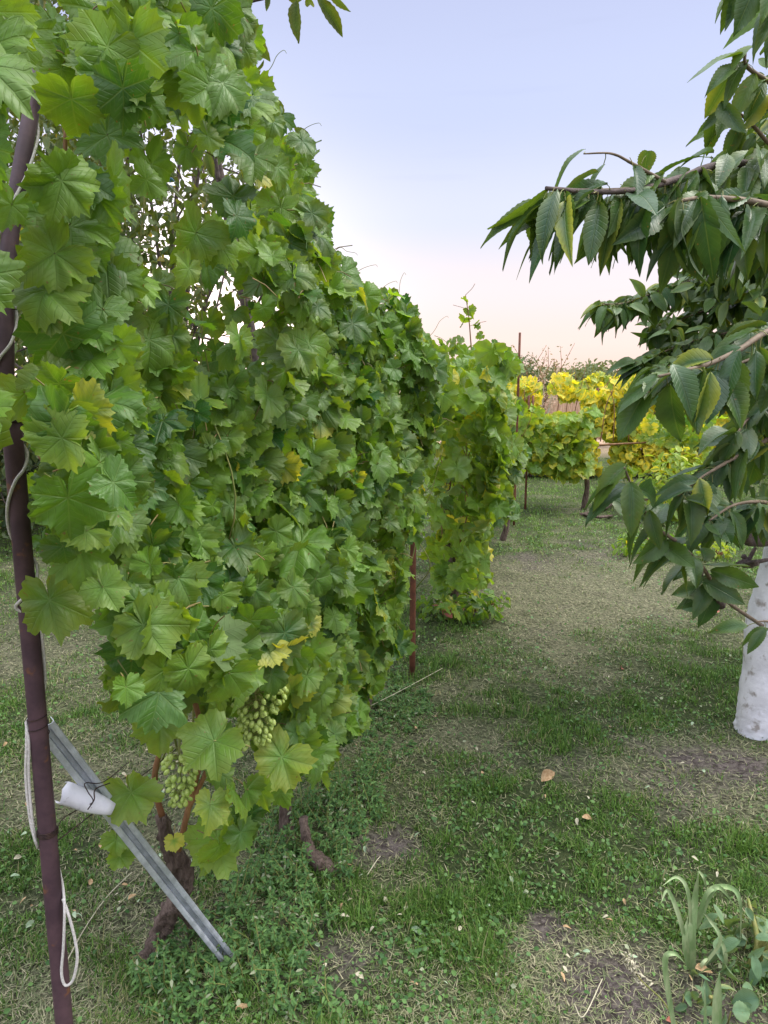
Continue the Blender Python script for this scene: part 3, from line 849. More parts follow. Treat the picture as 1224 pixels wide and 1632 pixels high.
# trunk and canes of the first vine
r0 = VINES[0]
mb = MB()
mb.tube(spline([gpt(235, 1545, -.03), pix(250, 1500, 1.72), pix(268, 1455, 1.72), pix(290, 1425, 1.70), pix(288, 1385, 1.68), pix(270, 1350, 1.66), pix(256, 1300, 1.66)], 7),
        np.interp(np.linspace(0, 1, 43), [0, .2, .5, .65, .8, 1], [.030, .025, .021, .027, .022, .013]), 14, .2, seed=3)
mb.tube(spline([pix(280, 1440, 1.7), pix(310, 1470, 1.74), pix(345, 1490, 1.8), gpt(370, 1500, -.02)], 6), np.linspace(.017, .011, 19), 9, .15)
mb.build('trunk', M_BARK, r0)
for pts, rr in ([[(258, 1300), (247, 1255), (250, 1215), (262, 1180)], .008], [[(285, 1355), (300, 1290), (318, 1215), (318, 1150), (298, 1080), (280, 1035), (262, 960)], .0075],
                [[(300, 1290), (330, 1225), (342, 1160), (350, 1100)], .006], [[(255, 900), (262, 820), (250, 760), (225, 700)], .007], [[(110, 840), (92, 780), (60, 720)], .006],
                [[(85, 560), (95, 480), (105, 420)], .007], [[(262, 820), (290, 770), (300, 700)], .005], [[(70, 600), (82, 500), (90, 440), (100, 330), (105, 200)], .006]):
    m = MB(); q = [pix(x, y, 1.58 if y > 900 else 1.55) for x, y in pts]
    P = spline(q, 6); m.tube(P, np.linspace(rr, rr * .7, len(P)), 8, .05)
    m.build('cane', M_CANE, r0)
def bunch(root, px, py, Y, wpx, hpx, n, seed):
    rg = np.random.default_rng(seed); c = pix(px, py, Y); s = Y / FPX * 1.15
    W, H = wpx * s * .5, hpx * s
    top = c + np.array((0, 0, H * .55))
    mb = MB(); st = MB()
    st.tube([top + np.array((0, .02, .05)), top, c, c - np.array((0, 0, H * .4))], (.003, .003, .002, .001), 6)
    th = np.linspace(0, math.pi, 6); ph = np.arange(8) * math.pi / 4
    SV = np.array([(math.sin(a) * math.cos(b), math.sin(a) * math.sin(b), math.cos(a)) for a in th for b in ph])
    SF = []
    for i in range(5):
        for j in range(8):
            a, b = i * 8 + j, i * 8 + (j + 1) % 8; SF += [(a, a + 8, b + 8), (a, b + 8, b)]
    done = []; tries = 0
    while len(done) < n and tries < 9000:
        tries += 1
        t = rg.random() ** .8; r_ = W * (1 - .55 * t) * rg.uniform(.5, 1.0); a = rg.uniform(0, 6.28)
        p = top + np.array((math.cos(a) * r_ + .1 * W * math.sin(5 * t), math.sin(a) * r_ * .7, -H * t))
        if any(np.linalg.norm(p - q) < .0105 for q in done): continue
        done.append(p)
        d = unit(np.array((math.cos(a) * .6, math.sin(a) * .6, -.7)) + rg.normal(0, .3, 3))
        x = unit(np.cross(d, (0, 1, .3))); y = np.cross(d, x); k = rg.uniform(.8, 1.15)
        mb.add(p + (SV[:, :1] * x + SV[:, 1:2] * y) * .0058 * k + SV[:, 2:] * d * .0084 * k, SF)
        ax = top + np.array((0, 0, -H * max(t - .12, 0)))
        st.tube([ax, (ax + p) / 2 + np.array((0, 0, .004)), p - d * .006], .0007, 3, cap=False)
    b = mb.build('grape_bunch', M_GRAPE, root)
    st.build('stalk', M_SHOOT, b)
    return b
bunch(r0, 408, 1138, 1.62, 96, 105, 150, 1)['label'] = 'larger fuller bunch of unripe green grapes'
bunch(r0, 288, 1242, 1.5, 66, 92, 80, 2)['label'] = 'smaller loose bunch of unripe green grapes'
# second vine trunk
r1 = VINES[1]
mb = MB()
P = spline([pix(483, 1302, 2.15), pix(489, 1340, 2.13), pix(498, 1362, 2.1), pix(520, 1382, 2.06), gpt(540, 1398, -.02)], 6)
mb.tube(P, np.interp(np.linspace(0, 1, len(P)), [0, .4, .7, 1], [.014, .017, .027, .03]), 10, .12)
mb.build('trunk', M_BARK, r1)
mb = MB(); P = spline([gpt(462, 1390, -.02), pix(460, 1340, 2.22), pix(455, 1280, 2.25), pix(470, 1150, 2.3), pix(450, 1000, 2.35)], 6)
mb.tube(P, np.linspace(.03, .014, len(P)), 10, .1); mb.build('cordon', M_BARK, r1)
mb = MB(); b = VINES[2].location
P = spline([(b.x, b.y, -.03), (b.x + .04, b.y + .02, .35), (b.x, b.y, .7), (b.x + .05, b.y + .05, 1.3)], 7)
mb.tube(P, np.linspace(.03, .012, len(P)), 10, .12); mb.build('trunk', M_BARK, VINES[2])

# ---- vines further along the row
def far_vine(label, poly, y0, y1, n, seed, zr, mat, size, yp=.1, half=.3, base=None, tr=True, group='grape vines trained along the near trellis row', tints=(.5, .25), T=None, trunk_r=.03, xf=None):
    rg = np.random.default_rng(seed)
    bx, by = base
    root = empty('grape_vine', (bx, by, 0), label, 'grape vine', group)
    P, Nn, Tt, sz = wall(n, poly, y0, y1, half, zr, seed, None, size, .55)
    foliage('foliage', root, mat, T or VT_MID, P, Nn, Tt, sz, np.clip(rg.normal(tints[0], tints[1], n), 0, 1), yel(rg, n, yp), bend=(0, .35), seed=seed)
    mb = MB()
    pts = spline([(bx, by, -.03), (bx + .05, by, .25), (bx - .02, by + .03, .6), (bx + .03, by + .1, 1.1)], 6)
    mb.tube(pts, np.linspace(trunk_r, trunk_r * .5, len(pts)), 9, .13, seed=seed); mb.build('trunk', M_BARK, root)
    mb = MB(); shoots(mb, rowx((y0 + y1) / 2), (y0 + y1) / 2, .45, 12, (y1 - y0) * .3, .95, rg, .004); mb.each('cane', M_CANE, root)
    return root
b3 = gpt(713, 985)
v3 = far_vine('bushy grape vine past the second post with a dried red leaf bunch at its foot', MID_POLY, 3.8, 6.2, 980, 71, (.05, 1.95), M_VINE_FAR, (.055, .085), .05, .46, b3[:2])
# dried red leaf cluster
rg = np.random.default_rng(5)
c = pix(713, 970, b3[1] - .08); n = 16
foliage('dried_leaf', v3, M_DRYRED, CT_MID, c + rg.normal(0, .012, (n, 3)) + np.array((0, 0, .05)), rg.normal(0, 1, (n, 3)) + np.array((0, -1, 0)), np.array((0, 0, -1.0)) + rg.normal(0, .12, (n, 3)),
        rg.uniform(.07, .14, n), .5, 0, bend=(.1, .6))
b4 = gpt(800, 862)
v4 = far_vine('dark blue green grape vine hanging beside the tall thin third post', FAR_POLY, 6.0, 8.0, 430, 72, (.15, 1.8), M_VINE, (.055, .085), .05, .30, b4[:2], tints=(.25, .2))
# tall thin shoot over the row
sp_ = MB(); base = pix(752, 570, 5.6); tp = pix(742, 470, 5.6)
P = spline([base, pix(750, 540, 5.6), pix(747, 505, 5.6), tp], 6); sp_.tube(P, np.linspace(.006, .003, len(P)), 5)
P = spline([tp, pix(752, 460, 5.6), pix(757, 452, 5.6)], 5); sp_.tube(P, .0018, 4)
for a, b in (((744, 492), (722, 486)), ((748, 520), (775, 512))): sp_.tube(spline([pix(*a, 5.6), pix((a[0] + b[0]) / 2, b[1] + 3, 5.6), pix(*b, 5.6)], 4), .0016, 4)
sh = sp_.build('tall_shoot', M_CANE, v3)
pp = [(740, 478), (748, 495), (740, 508), (738, 515), (757, 515), (762, 520), (766, 535), (720, 545), (735, 540), (722, 560), (745, 555), (712, 553), (728, 552), (760, 548), (772, 552), (782, 556), (700, 560)]
n = len(pp)
foliage('shoot_leaves', sh, M_VINE_FAR, VT_MID, np.array([pix(a, b, 5.6) for a, b in pp]), rg.normal(0, .6, (n, 3)) + np.array((.2, -.6, .3)), np.array((0, 0, -1.0)) + rg.normal(0, .5, (n, 3)), rg.uniform(.028, .055, n), .3, .1, bend=(.1, .7))

# ------------------------------------------------------------------ posts, cord, wires, prop
def rod(name, x, y, z0, z1, r, m, label, cat='post', group=None, tilt=(0, 0), sides=10):
    root = empty(name, (x, y, 0), label, cat, group)
    mb = MB(); n = 8; t = np.linspace(0, 1, n)[:, None]
    pts = np.array((x, y, z0)) * (1 - t) + np.array((x + tilt[0], y + tilt[1], z1)) * t
    mb.tube(pts, r, sides, .02); mb.build('shaft', m, root)
    return root
post = empty('trellis_post', (P1[0], P1[1], 0), 'stout maroon pipe post wrapped in white cord at the near end of the row', 'post', 'rusty posts of the near trellis row')
mb = MB(); X, Y = P1
mb.tube([(X, Y, z) for z in np.linspace(-.1, 1.50, 14)], .0168, 24, .006); mb.build('lower_pipe', M_RUST, post)
J = np.array((X, Y, 1.47)); TOP = pix(64, 98, 1.62)
j2 = pix(8, 585, 1.31); mb = MB()
mid = pix(16, 380, 1.40)
P = spline([j2 + np.array((0, 0, -.06)), j2, mid, TOP], 7); mb.tube(P, np.interp(np.linspace(0, 1, len(P)), [0, 1], [.0155, .0145]), 18, .006); mb.build('upper_pipe', M_RUST, post)
mb = MB()
def ringwire(mb, c, r, n=26, turns=3, pitch=.004, wr=.0012, ax=(0, 0, 1)):
    th = np.linspace(0, turns * 2 * math.pi, n * turns)
    mb.tube([(c[0] + math.cos(a) * r, c[1] + math.sin(a) * r, c[2] + pitch * a / 6.28) for a in th], wr, 5)
z1 = pix(70, 1330, 1.3)[2]; ringwire(mb, (X, Y, z1), .0182, turns=4, pitch=.003, wr=.0016)
ringwire(mb, (X, Y, 1.425), .0182, turns=3, pitch=.004)
ringwire(mb, (X, Y, pix(70, 1170, 1.3)[2]), .0182, turns=2, pitch=.02, wr=.0011)
mb.each('tie_wire', M_WIRE, post)
# cord: climbs the post in open turns, with a slack loop low down
cord = MB()
def onpost(py, ang, r=.0205, Yp=1.3):
    z = pix(60, py, Yp)[2]; a = R(ang); return (X + r * math.sin(a), Y - r * math.cos(a), z)
seq = []
for py, ang in [(1150, -85), (1110, -200), (1020, -260), (985, -290), (965, -40), (945, 20), (925, 85), (900, 130), (880, 200), (862, 250), (835, 285), (800, 330), (765, 380), (745, 430), (720, 490), (690, 570), (670, 640)]:
    seq.append(onpost(py, ang))
cord.tube(spline(seq, 8), .0029, 8)
seq = []
dirp = unit(TOP - j2)
for t, ang in [(-.02, -60), (.02, -10), (.06, 60), (.13, 150), (.2, 230), (.28, 300), (.36, 360), (.42, 420), (.5, 500), (.58, 580), (.66, 660), (.72, 720), (.80, 790), (.88, 860), (.93, 950)]:
    q = np.array([np.interp(t * .98 + .01, np.linspace(0, 1, len(P)), P[:, i]) for i in range(3)]); a = R(ang)
    seq.append(q + .0195 * np.array((math.sin(a), -math.cos(a), 0)))
cord.tube(spline(seq, 8), .0027, 8)
yl = 1.285
cord.tube(spline([onpost(1150, -85), pix(42, 1190, yl), pix(41, 1240, yl), pix(47, 1300, yl), pix(56, 1340, yl), onpost(1352, -95)], 8), .0026, 8)
cord.tube(spline([onpost(1148, -75), pix(46, 1185, yl), pix(46, 1240, yl), pix(52, 1310, yl), onpost(1350, -80)], 8), .0026, 8)
cord.tube(spline([onpost(1352, -95), onpost(1380, -180), onpost(1410, 150), onpost(1425, 95), pix(103, 1455, yl), pix(101, 1510, yl), pix(98, 1550, yl), pix(104, 1570, yl), pix(116, 1562, yl), pix(123, 1530, yl), pix(120, 1500, yl), pix(110, 1460, yl), onpost(1430, 80)], 8), .0028, 8)
cd = cord.build('cord', M_ROPE); tag(cd, 'white cord wound up the maroon post, one slack loop hanging low', 'cord')

rod('trellis_post', P2[0], P2[1], -.05, 1.75, .0155, M_RUST2, 'brown rusty post standing in the grass at the gap between leaf walls', group='rusty posts of the near trellis row')
rod('trellis_post', P3[0], P3[1], -.05, pix(818, 530, P3[1])[2], .012, M_RUST2, 'tall thin rusty post, its tip sticking up above the vine leaves into the sky', group='rusty posts of the near trellis row')
pt = rod('trellis_post', P4[0], P4[1], -.05, 1.33, .013, M_RUST2, 'short rusty post with a double tip, last in the near row', group='rusty posts of the near trellis row')
mb = MB(); mb.tube([(P4[0] + .045, P4[1], 1.0), (P4[0] + .045, P4[1], 1.33)], .013, 8); mb.build('side_rod', M_RUST2, pt)

# galvanised prop: folded steel channel
prop = empty('steel_prop', gpt(376, 1527), 'galvanised channel steel prop slanting from the maroon post down to the grass', 'prop')
A = pix(72, 1158, 1.335); B = gpt(366, 1532, -.02)
ax = unit(B - A); vw = unit(np.array((0, 0, CAMZ)) - (A + B) / 2)
sd_ = unit(np.cross(ax, vw)); nn = np.cross(sd_, ax)
prof = [(-.5, -.42), (-.5, 0), (-.46, .07), (-.30, .09), (-.17, .05), (-.10, -.38), (.10, -.38), (.17, .05), (.30, .09), (.46, .07), (.5, 0), (.5, -.42)]
Wd = .037
mb = MB(); rows = []
L = np.linalg.norm(B - A)
for t in np.linspace(0, 1, 14):
    c = A * (1 - t) + B * t
    rows.append([c + sd_ * Wd * u + nn * Wd * v for u, v in prof])
mb.sheet(rows, .0012); mb.build('channel', M_ZINC, prop, smooth=False)
mb = MB(); C1 = pix(98, 1262, 1.37); C2 = pix(180, 1290, 1.40); a2 = unit(C2 - C1); s2 = unit(np.cross(a2, vw)); n2 = np.cross(s2, a2)
rows = []
pr2 = [(-.45, -.5), (-.5, 0), (-.42, .3), (-.1, .42), (.2, .40), (.45, .25), (.5, -.05), (.42, -.5)]
for t in np.linspace(0, 1, 9):
    c = C1 * (1 - t) + C2 * t; k = (1.0 if t < .6 else 1.0 - (t - .6) * 1.1) * (1 + .03 * math.sin(t * 17))
    rows.append([c + s2 * .044 * u * k + n2 * .03 * v * k for u, v in pr2])
rows = np.array(rows); rows[0] += a2 * (np.array([.0, .004, .001, -.003, .002, .005, 0, -.002])[:, None])
mb.sheet(rows, .001); mb.build('spacer', M_WHITEMETAL, prop)['label'] = 'short crumpled white metal piece wired across the prop'
mb = MB()
mb.tube(spline([onpost(1325, 60), pix(100, 1305, 1.34), pix(125, 1290, 1.38), pix(148, 1278, 1.37), pix(140, 1262, 1.36), pix(136, 1248, 1.37), pix(165, 1246, 1.42), pix(205, 1215, 1.6)], 6), .0011, 5)
mb.tube(spline([pix(140, 1290, 1.36), pix(150, 1275, 1.355), pix(152, 1258, 1.37), pix(175, 1248, 1.42)], 6), .0013, 5)
mb.build('binding_wire', M_WIRE, prop)

# loose tendrils reaching out of the wall top
mb = MB(); rg = np.random.default_rng(12)
for (a, b_, Y, dx_, dy_) in ((600, 470, 2.9, 30, -22), (632, 480, 3.2, 12, -45), (560, 440, 2.7, 38, -18), (480, 210, 2.3, 28, -14), (540, 395, 2.5, 26, 8), (690, 530, 3.6, 22, -26), (430, 110, 2.2, 22, -30), (700, 555, 3.7, 34, -8)):
    p0 = pix(a - 25, b_ + 25, Y); p1 = pix(a, b_, Y); p2 = pix(a + dx_ * .5, b_ + dy_ * .7, Y); p3 = pix(a + dx_, b_ + dy_, Y); p4 = p3 + np.array((.008, 0, -.008)); mb.tube(spline([p0, p1, p2, p3, p4], 6), np.linspace(.0013, .0006, 25), 4)
mb.each('tendril', M_SHOOT, VINES[2])
# trellis wires and twine
def wire(name, a, b, r, m, label, cat, sag=.01, n=10):
    a, b = np.asarray(a, float), np.asarray(b, float); t = np.linspace(0, 1, n)[:, None]
    pts = a * (1 - t) + b * t - np.array((0, 0, sag)) * 4 * t * (1 - t)
    mb = MB(); mb.tube(pts, r, 5); return tag(mb.build(name, m), label, cat)
for z, lab in ((.62, 'lowest trellis wire strung between the first two posts'), (1.28, 'dark trellis wire at chest height crossing behind the maroon post'), (1.62, 'upper trellis wire inside the leaves between the first two posts')):
    wire('trellis_wire', (P1[0] + .017, P1[1], z), (P2[0], P2[1], z), .0012, M_WIRE, lab, 'wire')
wire('twine', pix(68, 95, 1.45), pix(352, 378, 1.95), .0016, M_TWINE, 'pale twine running down from the top of the maroon post to the blue clips', 'twine', 0)
def clip(px, py, Y, m, label, s=1.0, ang=.5):
    mb = MB(); c = pix(px, py, Y); r = .007 * s
    th = np.linspace(0, 5.2, 14)
    mb.tube([c + np.array((math.cos(a) * r, math.sin(a) * r * .6, math.sin(a) * r)) for a in th], .0022 * s, 6)
    mb.tube(spline([c + np.array((r, 0, 0)), c + np.array((r * 1.5, -.002, r)), c + np.array((r * 2.3, 0, .2 * r))], 4), .0022 * s, 6)
    mb.tube(spline([c + np.array((r * .5, 0, -r)), c + np.array((r * 1.4, -.002, -r * 1.4)), c + np.array((r * 1.9, 0, -2 * r))], 4), .0018 * s, 6)
    tag(mb.build('vine_clip', m), label, 'clip')
clip(266, 290, 1.78, M_BLUE, 'upper left of two blue vine clips on the pale twine')
clip(343, 371, 1.92, M_BLUE, 'lower right of two blue vine clips on the pale twine')
clip(80, 110, 1.45, M_RED, 'red clip tied beside the top of the maroon post', 1.25)

# ------------------------------------------------------------------ yellow vines and green vine across the end
def cross_vine(label, xc, Y, hw, n, seed, mat, zlo, zhi, gap=None, tints=(.5, .3), yp=.5, group=None, size=(.06, .09), T=VT_FAR, depth=.3, ypow=1.0, trunk=True, ylow=.3):
    rg = np.random.default_rng(seed)
    root = empty('grape_vine', (xc, Y, 0), label, 'grape vine', group)
    k = n * 4
    X = xc + rg.normal(0, hw * .55, k); Z = rg.uniform(zlo, zhi, k); D = Y + rg.uniform(-depth, depth, k)
    ok = np.abs(X - xc) < hw * 1.15
    # ragged top, thinner fruiting zone
    top = zhi - .45 * fbm(X, X * 0 + seed, 1.6, seed) * 1.2; ok &= Z < top
    low = zlo + .5 * fbm(X, X * 0 + seed, 1.9, seed + 4); ok &= Z > low - .1
    if gap: ok &= ~((Z > gap[0]) & (Z < gap[1]) & (vnoise(X, X * 0, 1.3, seed + 9) > .3) & (rg.random(k) < .93))
    ok &= vnoise(X * 1.0, Z, 3.2, seed + 2) > .37
    gx, gy = proj(np.stack([X, D, Z], 1)); gx = gx + 26 * (vnoise(gx, gy, .09, 5) - .5); gy = gy + 22 * (vnoise(gx, gy, .08, 6) - .5); ok &= ~(inside(gx, gy, [(855, 642), (880, 632), (930, 636), (934, 662), (880, 664)]))
    i = np.nonzero(ok)[0][:n]; n = len(i)
    P = np.stack([X[i], D[i], Z[i]], 1)
    nr = np.array((-.1, -.7, .45)) + rg.normal(0, .5, (n, 3)); tip = np.array((0, 0, -1.0)) + rg.normal(0, .4, (n, 3))
    yv = np.where(rg.random(n) < yp, rg.uniform(.6, 1, n), rg.uniform(0, .3, n))
    foliage('foliage', root, mat, T, P, nr, tip, rg.uniform(size[0], size[1], n), np.clip(rg.normal(tints[0], tints[1], n), 0, 1), yv, bend=(0, .3), seed=seed)
    mb = MB(); pts = spline([(xc, Y, -.03), (xc + .03, Y, zhi * .2), (xc - .03, Y, zhi * .4), (xc, Y, zhi * .6)], 6)
    mb.tube(pts, np.linspace(.035, .016, len(pts)), 8, .12, seed=seed); mb.build('trunk', M_BARK, root)
    if trunk:
        mb = MB()
        for s_ in (-1, 1):
            q = spline([(xc, Y, .75), (xc + s_ * hw * .4, Y, .8 + rg.normal(0, .05)), (xc + s_ * hw, Y, .82)], 6); mb.tube(q, np.linspace(.016, .009, len(q)), 6, .1)
        for j in range(7):
            x = xc + rg.uniform(-hw, hw); q = spline([(x, Y, .8), (x + rg.normal(0, .08), Y, 1.2), (x + rg.normal(0, .15), Y, zhi - .15)], 5); mb.tube(q, np.linspace(.007, .004, len(q)), 5)
        mb.each('cane', M_CANE, root)
    return root
YG = 'yellow vines in the cross row'
YW = 11.6
ylab = ['yellowing grape vine nearest the double tipped post', 'yellow grape vine with a clear gap showing the dry field', 'brightest yellow grape vine, left of the cherry leaves',
        'yellow green grape vine seen through the big cherry leaves', 'orange tinged yellow vine behind the lower cherry branch', 'yellow vine by the cherry trunk at the right edge', 'yellow vine beyond the right edge of the cherry crown']
for i, (lab, xc) in enumerate(zip(ylab, (2.3, 3.15, 4.05, 4.95, 5.85, 6.75, 7.7))):
    cross_vine(lab, xc, YW, .66, 850, 200 + i, M_YELLOW, .02, 1.85 if i != 1 else 1.68, (1.0, 1.16) if i < 3 else (1.0, 1.08), (.5, .3), .62, YG)
for i, (xc, wo) in enumerate(zip((3.2, 4.7, 6.2, 7.8, 9.4, 11), ('first', 'second', 'third', 'fourth', 'fifth', 'sixth'))):
    cross_vine(f'pale green vine in the far row behind the yellow vines, {wo} from the left', xc + 1.5, 17.0, .95, 300, 300 + i, M_YELLOW, .6, 1.75, None, (.15, .2), .1, 'pale vines in the far row', (.08, .12), trunk=False)
gv = gpt(930, 812)
cross_vine('green grape vine on a short bare trunk, alone in front of the yellow row', gv[0], gv[1], 1.3, 720, 240, M_VINE_FAR, .30, 1.55, None, (.65, .25), .10, size=(.06, .095), T=VT_MID, depth=.28)
# dead cut branch at its foot
mb = MB(); P = spline([gpt(925, 822, .0), gpt(950, 815, .03), gpt(985, 800, .05), gpt(1015, 795, .12), gpt(1045, 797, .2)], 6); mb.tube(P, np.linspace(.026, .016, len(P)), 9, .2)
P = spline([gpt(930, 820, .02), gpt(955, 824, .05), gpt(975, 822, .02)], 5); mb.tube(P, .015, 8, .2)
tag(mb.build('dead_branch', M_BARK), 'grey dead branch lying at the foot of the lone green vine', 'branch')
rod('cross_row_post', pix(950, 640, 11.55)[0], 11.5, -.05, pix(950, 618, 11.5)[2], .022, M_RUST2, 'dark post among the brightest yellow leaves', 'post')
# small leafy plant right of centre
def leafy_bush(name, label, cat, c, rx, ry, h, n, mat, T, size, seed, group=None, tints=(.5, .3), yp=.05, stems=8, stem_m=None, zc=.5):
    rg = np.random.default_rng(seed)
    root = empty(name, (c[0], c[1], 0), label, cat, group)
    a = rg.uniform(0, 6.28, n); el = rg.uniform(-1, 1, n); rr = rg.random(n) ** .33
    d = np.stack([np.cos(a) * np.sqrt(1 - el ** 2), np.sin(a) * np.sqrt(1 - el ** 2), el], 1)
    rr = rr * (.75 + .5 * vnoise(a * 1.5, el * 2, 1.7, seed))
    P = np.array((c[0], c[1], h * zc)) + d * rr[:, None] * np.array((rx, ry, h * .5))
    P[:, 2] = np.maximum(P[:, 2], .02)
    nr = d * .8 + np.array((0, -.3, .5)) + rg.normal(0, .5, (n, 3)); tip = d + rg.normal(0, .6, (n, 3)) + np.array((0, 0, -.2))
    foliage('foliage', root, mat, T, P, nr, tip, rg.uniform(*size, n), np.clip(rg.normal(*tints, n), 0, 1), yel(rg, n, yp), seed=seed)
    mb = MB()
    for i in range(stems):
        t = np.array((c[0], c[1], h * .5)) + rg.normal(0, .35, 3) * np.array((rx, ry, h * .5)); q = spline([(c[0] + rg.normal(0, rx * .1), c[1], -.02), (c[0] * .6 + t[0] * .4, c[1], t[2] * .5), t], 5)
        mb.tube(q, np.linspace(.012, .004, len(q)) * max(1, h), 6)
    mb.each('stem', stem_m or M_CANE, root)
    return root
g = gpt(1075, 830); leafy_bush('leafy_plant', 'fresh green bushy plant between the yellow row and the cherry tree', 'plant', g, .38, .35, .75, 480, M_YELLOW, CT_MID, (.07, .12), 31, tints=(.15, .2), yp=.1)
g = gpt(1035, 885); leafy_bush('leafy_plant', 'low dark weed clump under the cherry twigs', 'plant', g, .35, .25, .16, 200, M_VINE_FAR, CT_MID, (.05, .09), 32, tints=(.4, .2))
g = gpt(735, 985); leafy_bush('leafy_plant', 'low grassy clump at the foot of the bushy vine', 'plant', g, .3, .22, .2, 320, M_VINE, CT_MID, (.04, .08), 33, tints=(.5, .2))
g = gpt(1140, 890); leafy_bush('leafy_plant', 'tiny bright yellow green plant left of the white trunk', 'plant', g, .16, .14, .14, 80, M_YELLOW, CT_MID, (.04, .08), 34, tints=(.6, .2))

# ------------------------------------------------------------------ distance: field, bushes, horizon trees
def tan_field():
    rg = np.random.default_rng(2); n = 26000
    y = rg.uniform(19, 45, n) ; x = rg.uniform(-.1, .75, n) * y
    s = unit(rg.normal(0, 1, (n, 3)) * np.array((1, .3, 0)) + np.array((0, 0, 0))); h = rg.uniform(.35, .8, n)[:, None]
    p = np.stack([x, y, np.zeros(n)], 1); wd = .02 * (1 + y / 20)[:, None]
    tp = p + np.array((0, 0, 1.0)) * h + rg.normal(0, .12, (n, 3))
    V = np.stack([p - s * wd, p + s * wd, tp], 1).reshape(-1, 3); F = np.arange(3 * n).reshape(-1, 3)
    C = np.repeat(np.stack([rg.random(n), rg.random(n), rg.random(n) * .5], 1), 3, 0)
    tag(mk('dry_field_grass', V, F, M_TAN, None, None, C), 'tall pinkish dry grass covering the field beyond the vines', 'dry grass', kind='stuff')
tan_field()
def far_tree(name, label, cat, x, y, rx, h, n, mat, seed, group=None, zc=.55, leaf=.2, tints=(.5, .3)):
    rg = np.random.default_rng(seed)
    root = empty(name, (x, y, 0), label, cat, group)
    nb = 9; bl = np.stack([x + rg.normal(0, rx * .45, nb), y + rg.normal(0, rx * .3, nb), h * (zc + rg.normal(0, .13, nb))], 1); br = rg.uniform(.3, .5, nb) * rx
    k = rg.integers(0, nb, n); d = unit(rg.normal(size=(n, 3))) * (rg.random(n) ** .4)[:, None]
    P = bl[k] + d * br[k][:, None] * np.array((1, 1, min(1.0, h / rx * .6)))
    P[:, 2] = np.clip(P[:, 2], .05, h)
    nr = d + rg.normal(0, .6, (n, 3)) + np.array((0, -.3, .4))
    foliage('crown', root, mat, BT_FAR, P, nr, rg.normal(size=(n, 3)), rg.uniform(.6, 1.2, n) * leaf, np.clip(rg.normal(*tints, n), 0, 1), 0, seed=seed)
    mb = MB()
    mb.tube([(x, y, -.1), (x + .05 * h, y, h * .3), (x, y, h * .65)], np.array((.035, .025, .01)) * h, 7)
    for i in range(5): mb.tube([(x, y, h * .25), (bl[i][0], bl[i][1], bl[i][2])], (.014 * h, .004 * h), 5)
    mb.build('trunk', M_CHBARK, root)
    return root
dx = lambda px, y: (px - 612) / FPX * y
far_tree('round_bush', 'round grey green bush standing above the yellow vines under the horizon', 'bush', dx(858, 24), 24, 1.1, 2.15, 1400, M_OLIVE, 401, leaf=.09, zc=.62, tints=(.3, .3))
far_tree('round_bush', 'browner bush left of the grey green one, behind the tall thin post', 'bush', dx(822, 26), 26, 1.0, 2.5, 1100, M_HAZY, 402, leaf=.1, zc=.65, tints=(.6, .3))
# bare twiggy shrub
rt = empty('twiggy_shrub', (dx(860, 23.5), 25.5, 0), 'sparse reddish twiggy shrub rising over the round bush', 'shrub'); mb = MB(); rg = np.random.default_rng(9); LP = []
for i in range(16):
    b = np.array((dx(858, 25.5) + rg.normal(0, .5), 25.5 + rg.normal(0, .2), 1.6)); t = b + np.array((rg.normal(0, .35), 0, rg.uniform(.5, 1.25)))
    mb.tube(spline([np.array((rt.location.x, 25.5, 0)), b, t], 4), np.linspace(.02, .006, 9), 4)
    for j in range(7): LP.append(b + (t - b) * rg.uniform(.3, 1.05) + rg.normal(0, .05, 3))
mb.each('twig', M_CANE, rt); n = len(LP)
foliage('foliage', rt, M_HAZY, BT_FAR, np.array(LP), rg.normal(size=(n, 3)), rg.normal(size=(n, 3)), .09, .8, 1.0)
# reddish dry weeds in front
rt = empty('dry_weed', (dx(845, 14.5), 14.5, 0), 'pinkish dry weed stalks just above the yellow vine by the double tipped post', 'weed'); mb = MB(); LP = []
for i in range(26):
    b = np.array((dx(848, 14.5) + rg.normal(0, .1), 14.5 + rg.normal(0, .1), 0)); t = b + np.array((rg.normal(0, .25), 0, rg.uniform(1.1, 1.75)))
    mb.tube(spline([b, (b + t) / 2 + rg.normal(0, .04, 3), t], 4), np.linspace(.008, .003, 9), 4)
    for j in range(16): LP.append(b + (t - b) * rg.uniform(.65, 1.03) + rg.normal(0, .04, 3))
mb.each('stalk', M_STRAW, rt); n = len(LP)
foliage('seed_heads', rt, M_TAN, BT_FAR, np.array(LP), rg.normal(size=(n, 3)), rg.normal(size=(n, 3)), .06, .8, 1.0)
# hedge mass and treeline
ORD = ['first', 'second', 'third', 'fourth', 'fifth', 'sixth', 'seventh', 'eighth', 'ninth', 'tenth', 'eleventh', 'twelfth', 'thirteenth', 'fourteenth']
k = 0
HB = ((790, 50, 3.0, 3), (900, 46, 2.5, 2.6), (930, 52, 2.7, 3), (975, 48, 2.6, 2.8), (1020, 55, 2.9, 3.2), (1070, 50, 2.7, 3), (1120, 56, 2.9, 3.2), (1180, 52, 2.8, 3.2), (1240, 55, 3, 3.2), (880, 62, 2.8, 3.0), (840, 58, 3.2, 3))
for hi, (px, y, h, rx) in enumerate(sorted(HB)):
    far_tree('hedgerow_bush', f'grey green hedgerow bush beyond the dry field, {ORD[hi]} from the left', 'bush', dx(px, y), y, rx, h, 620, M_OLIVE, 420 + k, 'hedgerow bushes beyond the dry field', .5, .3, (.7, .3)); k += 1
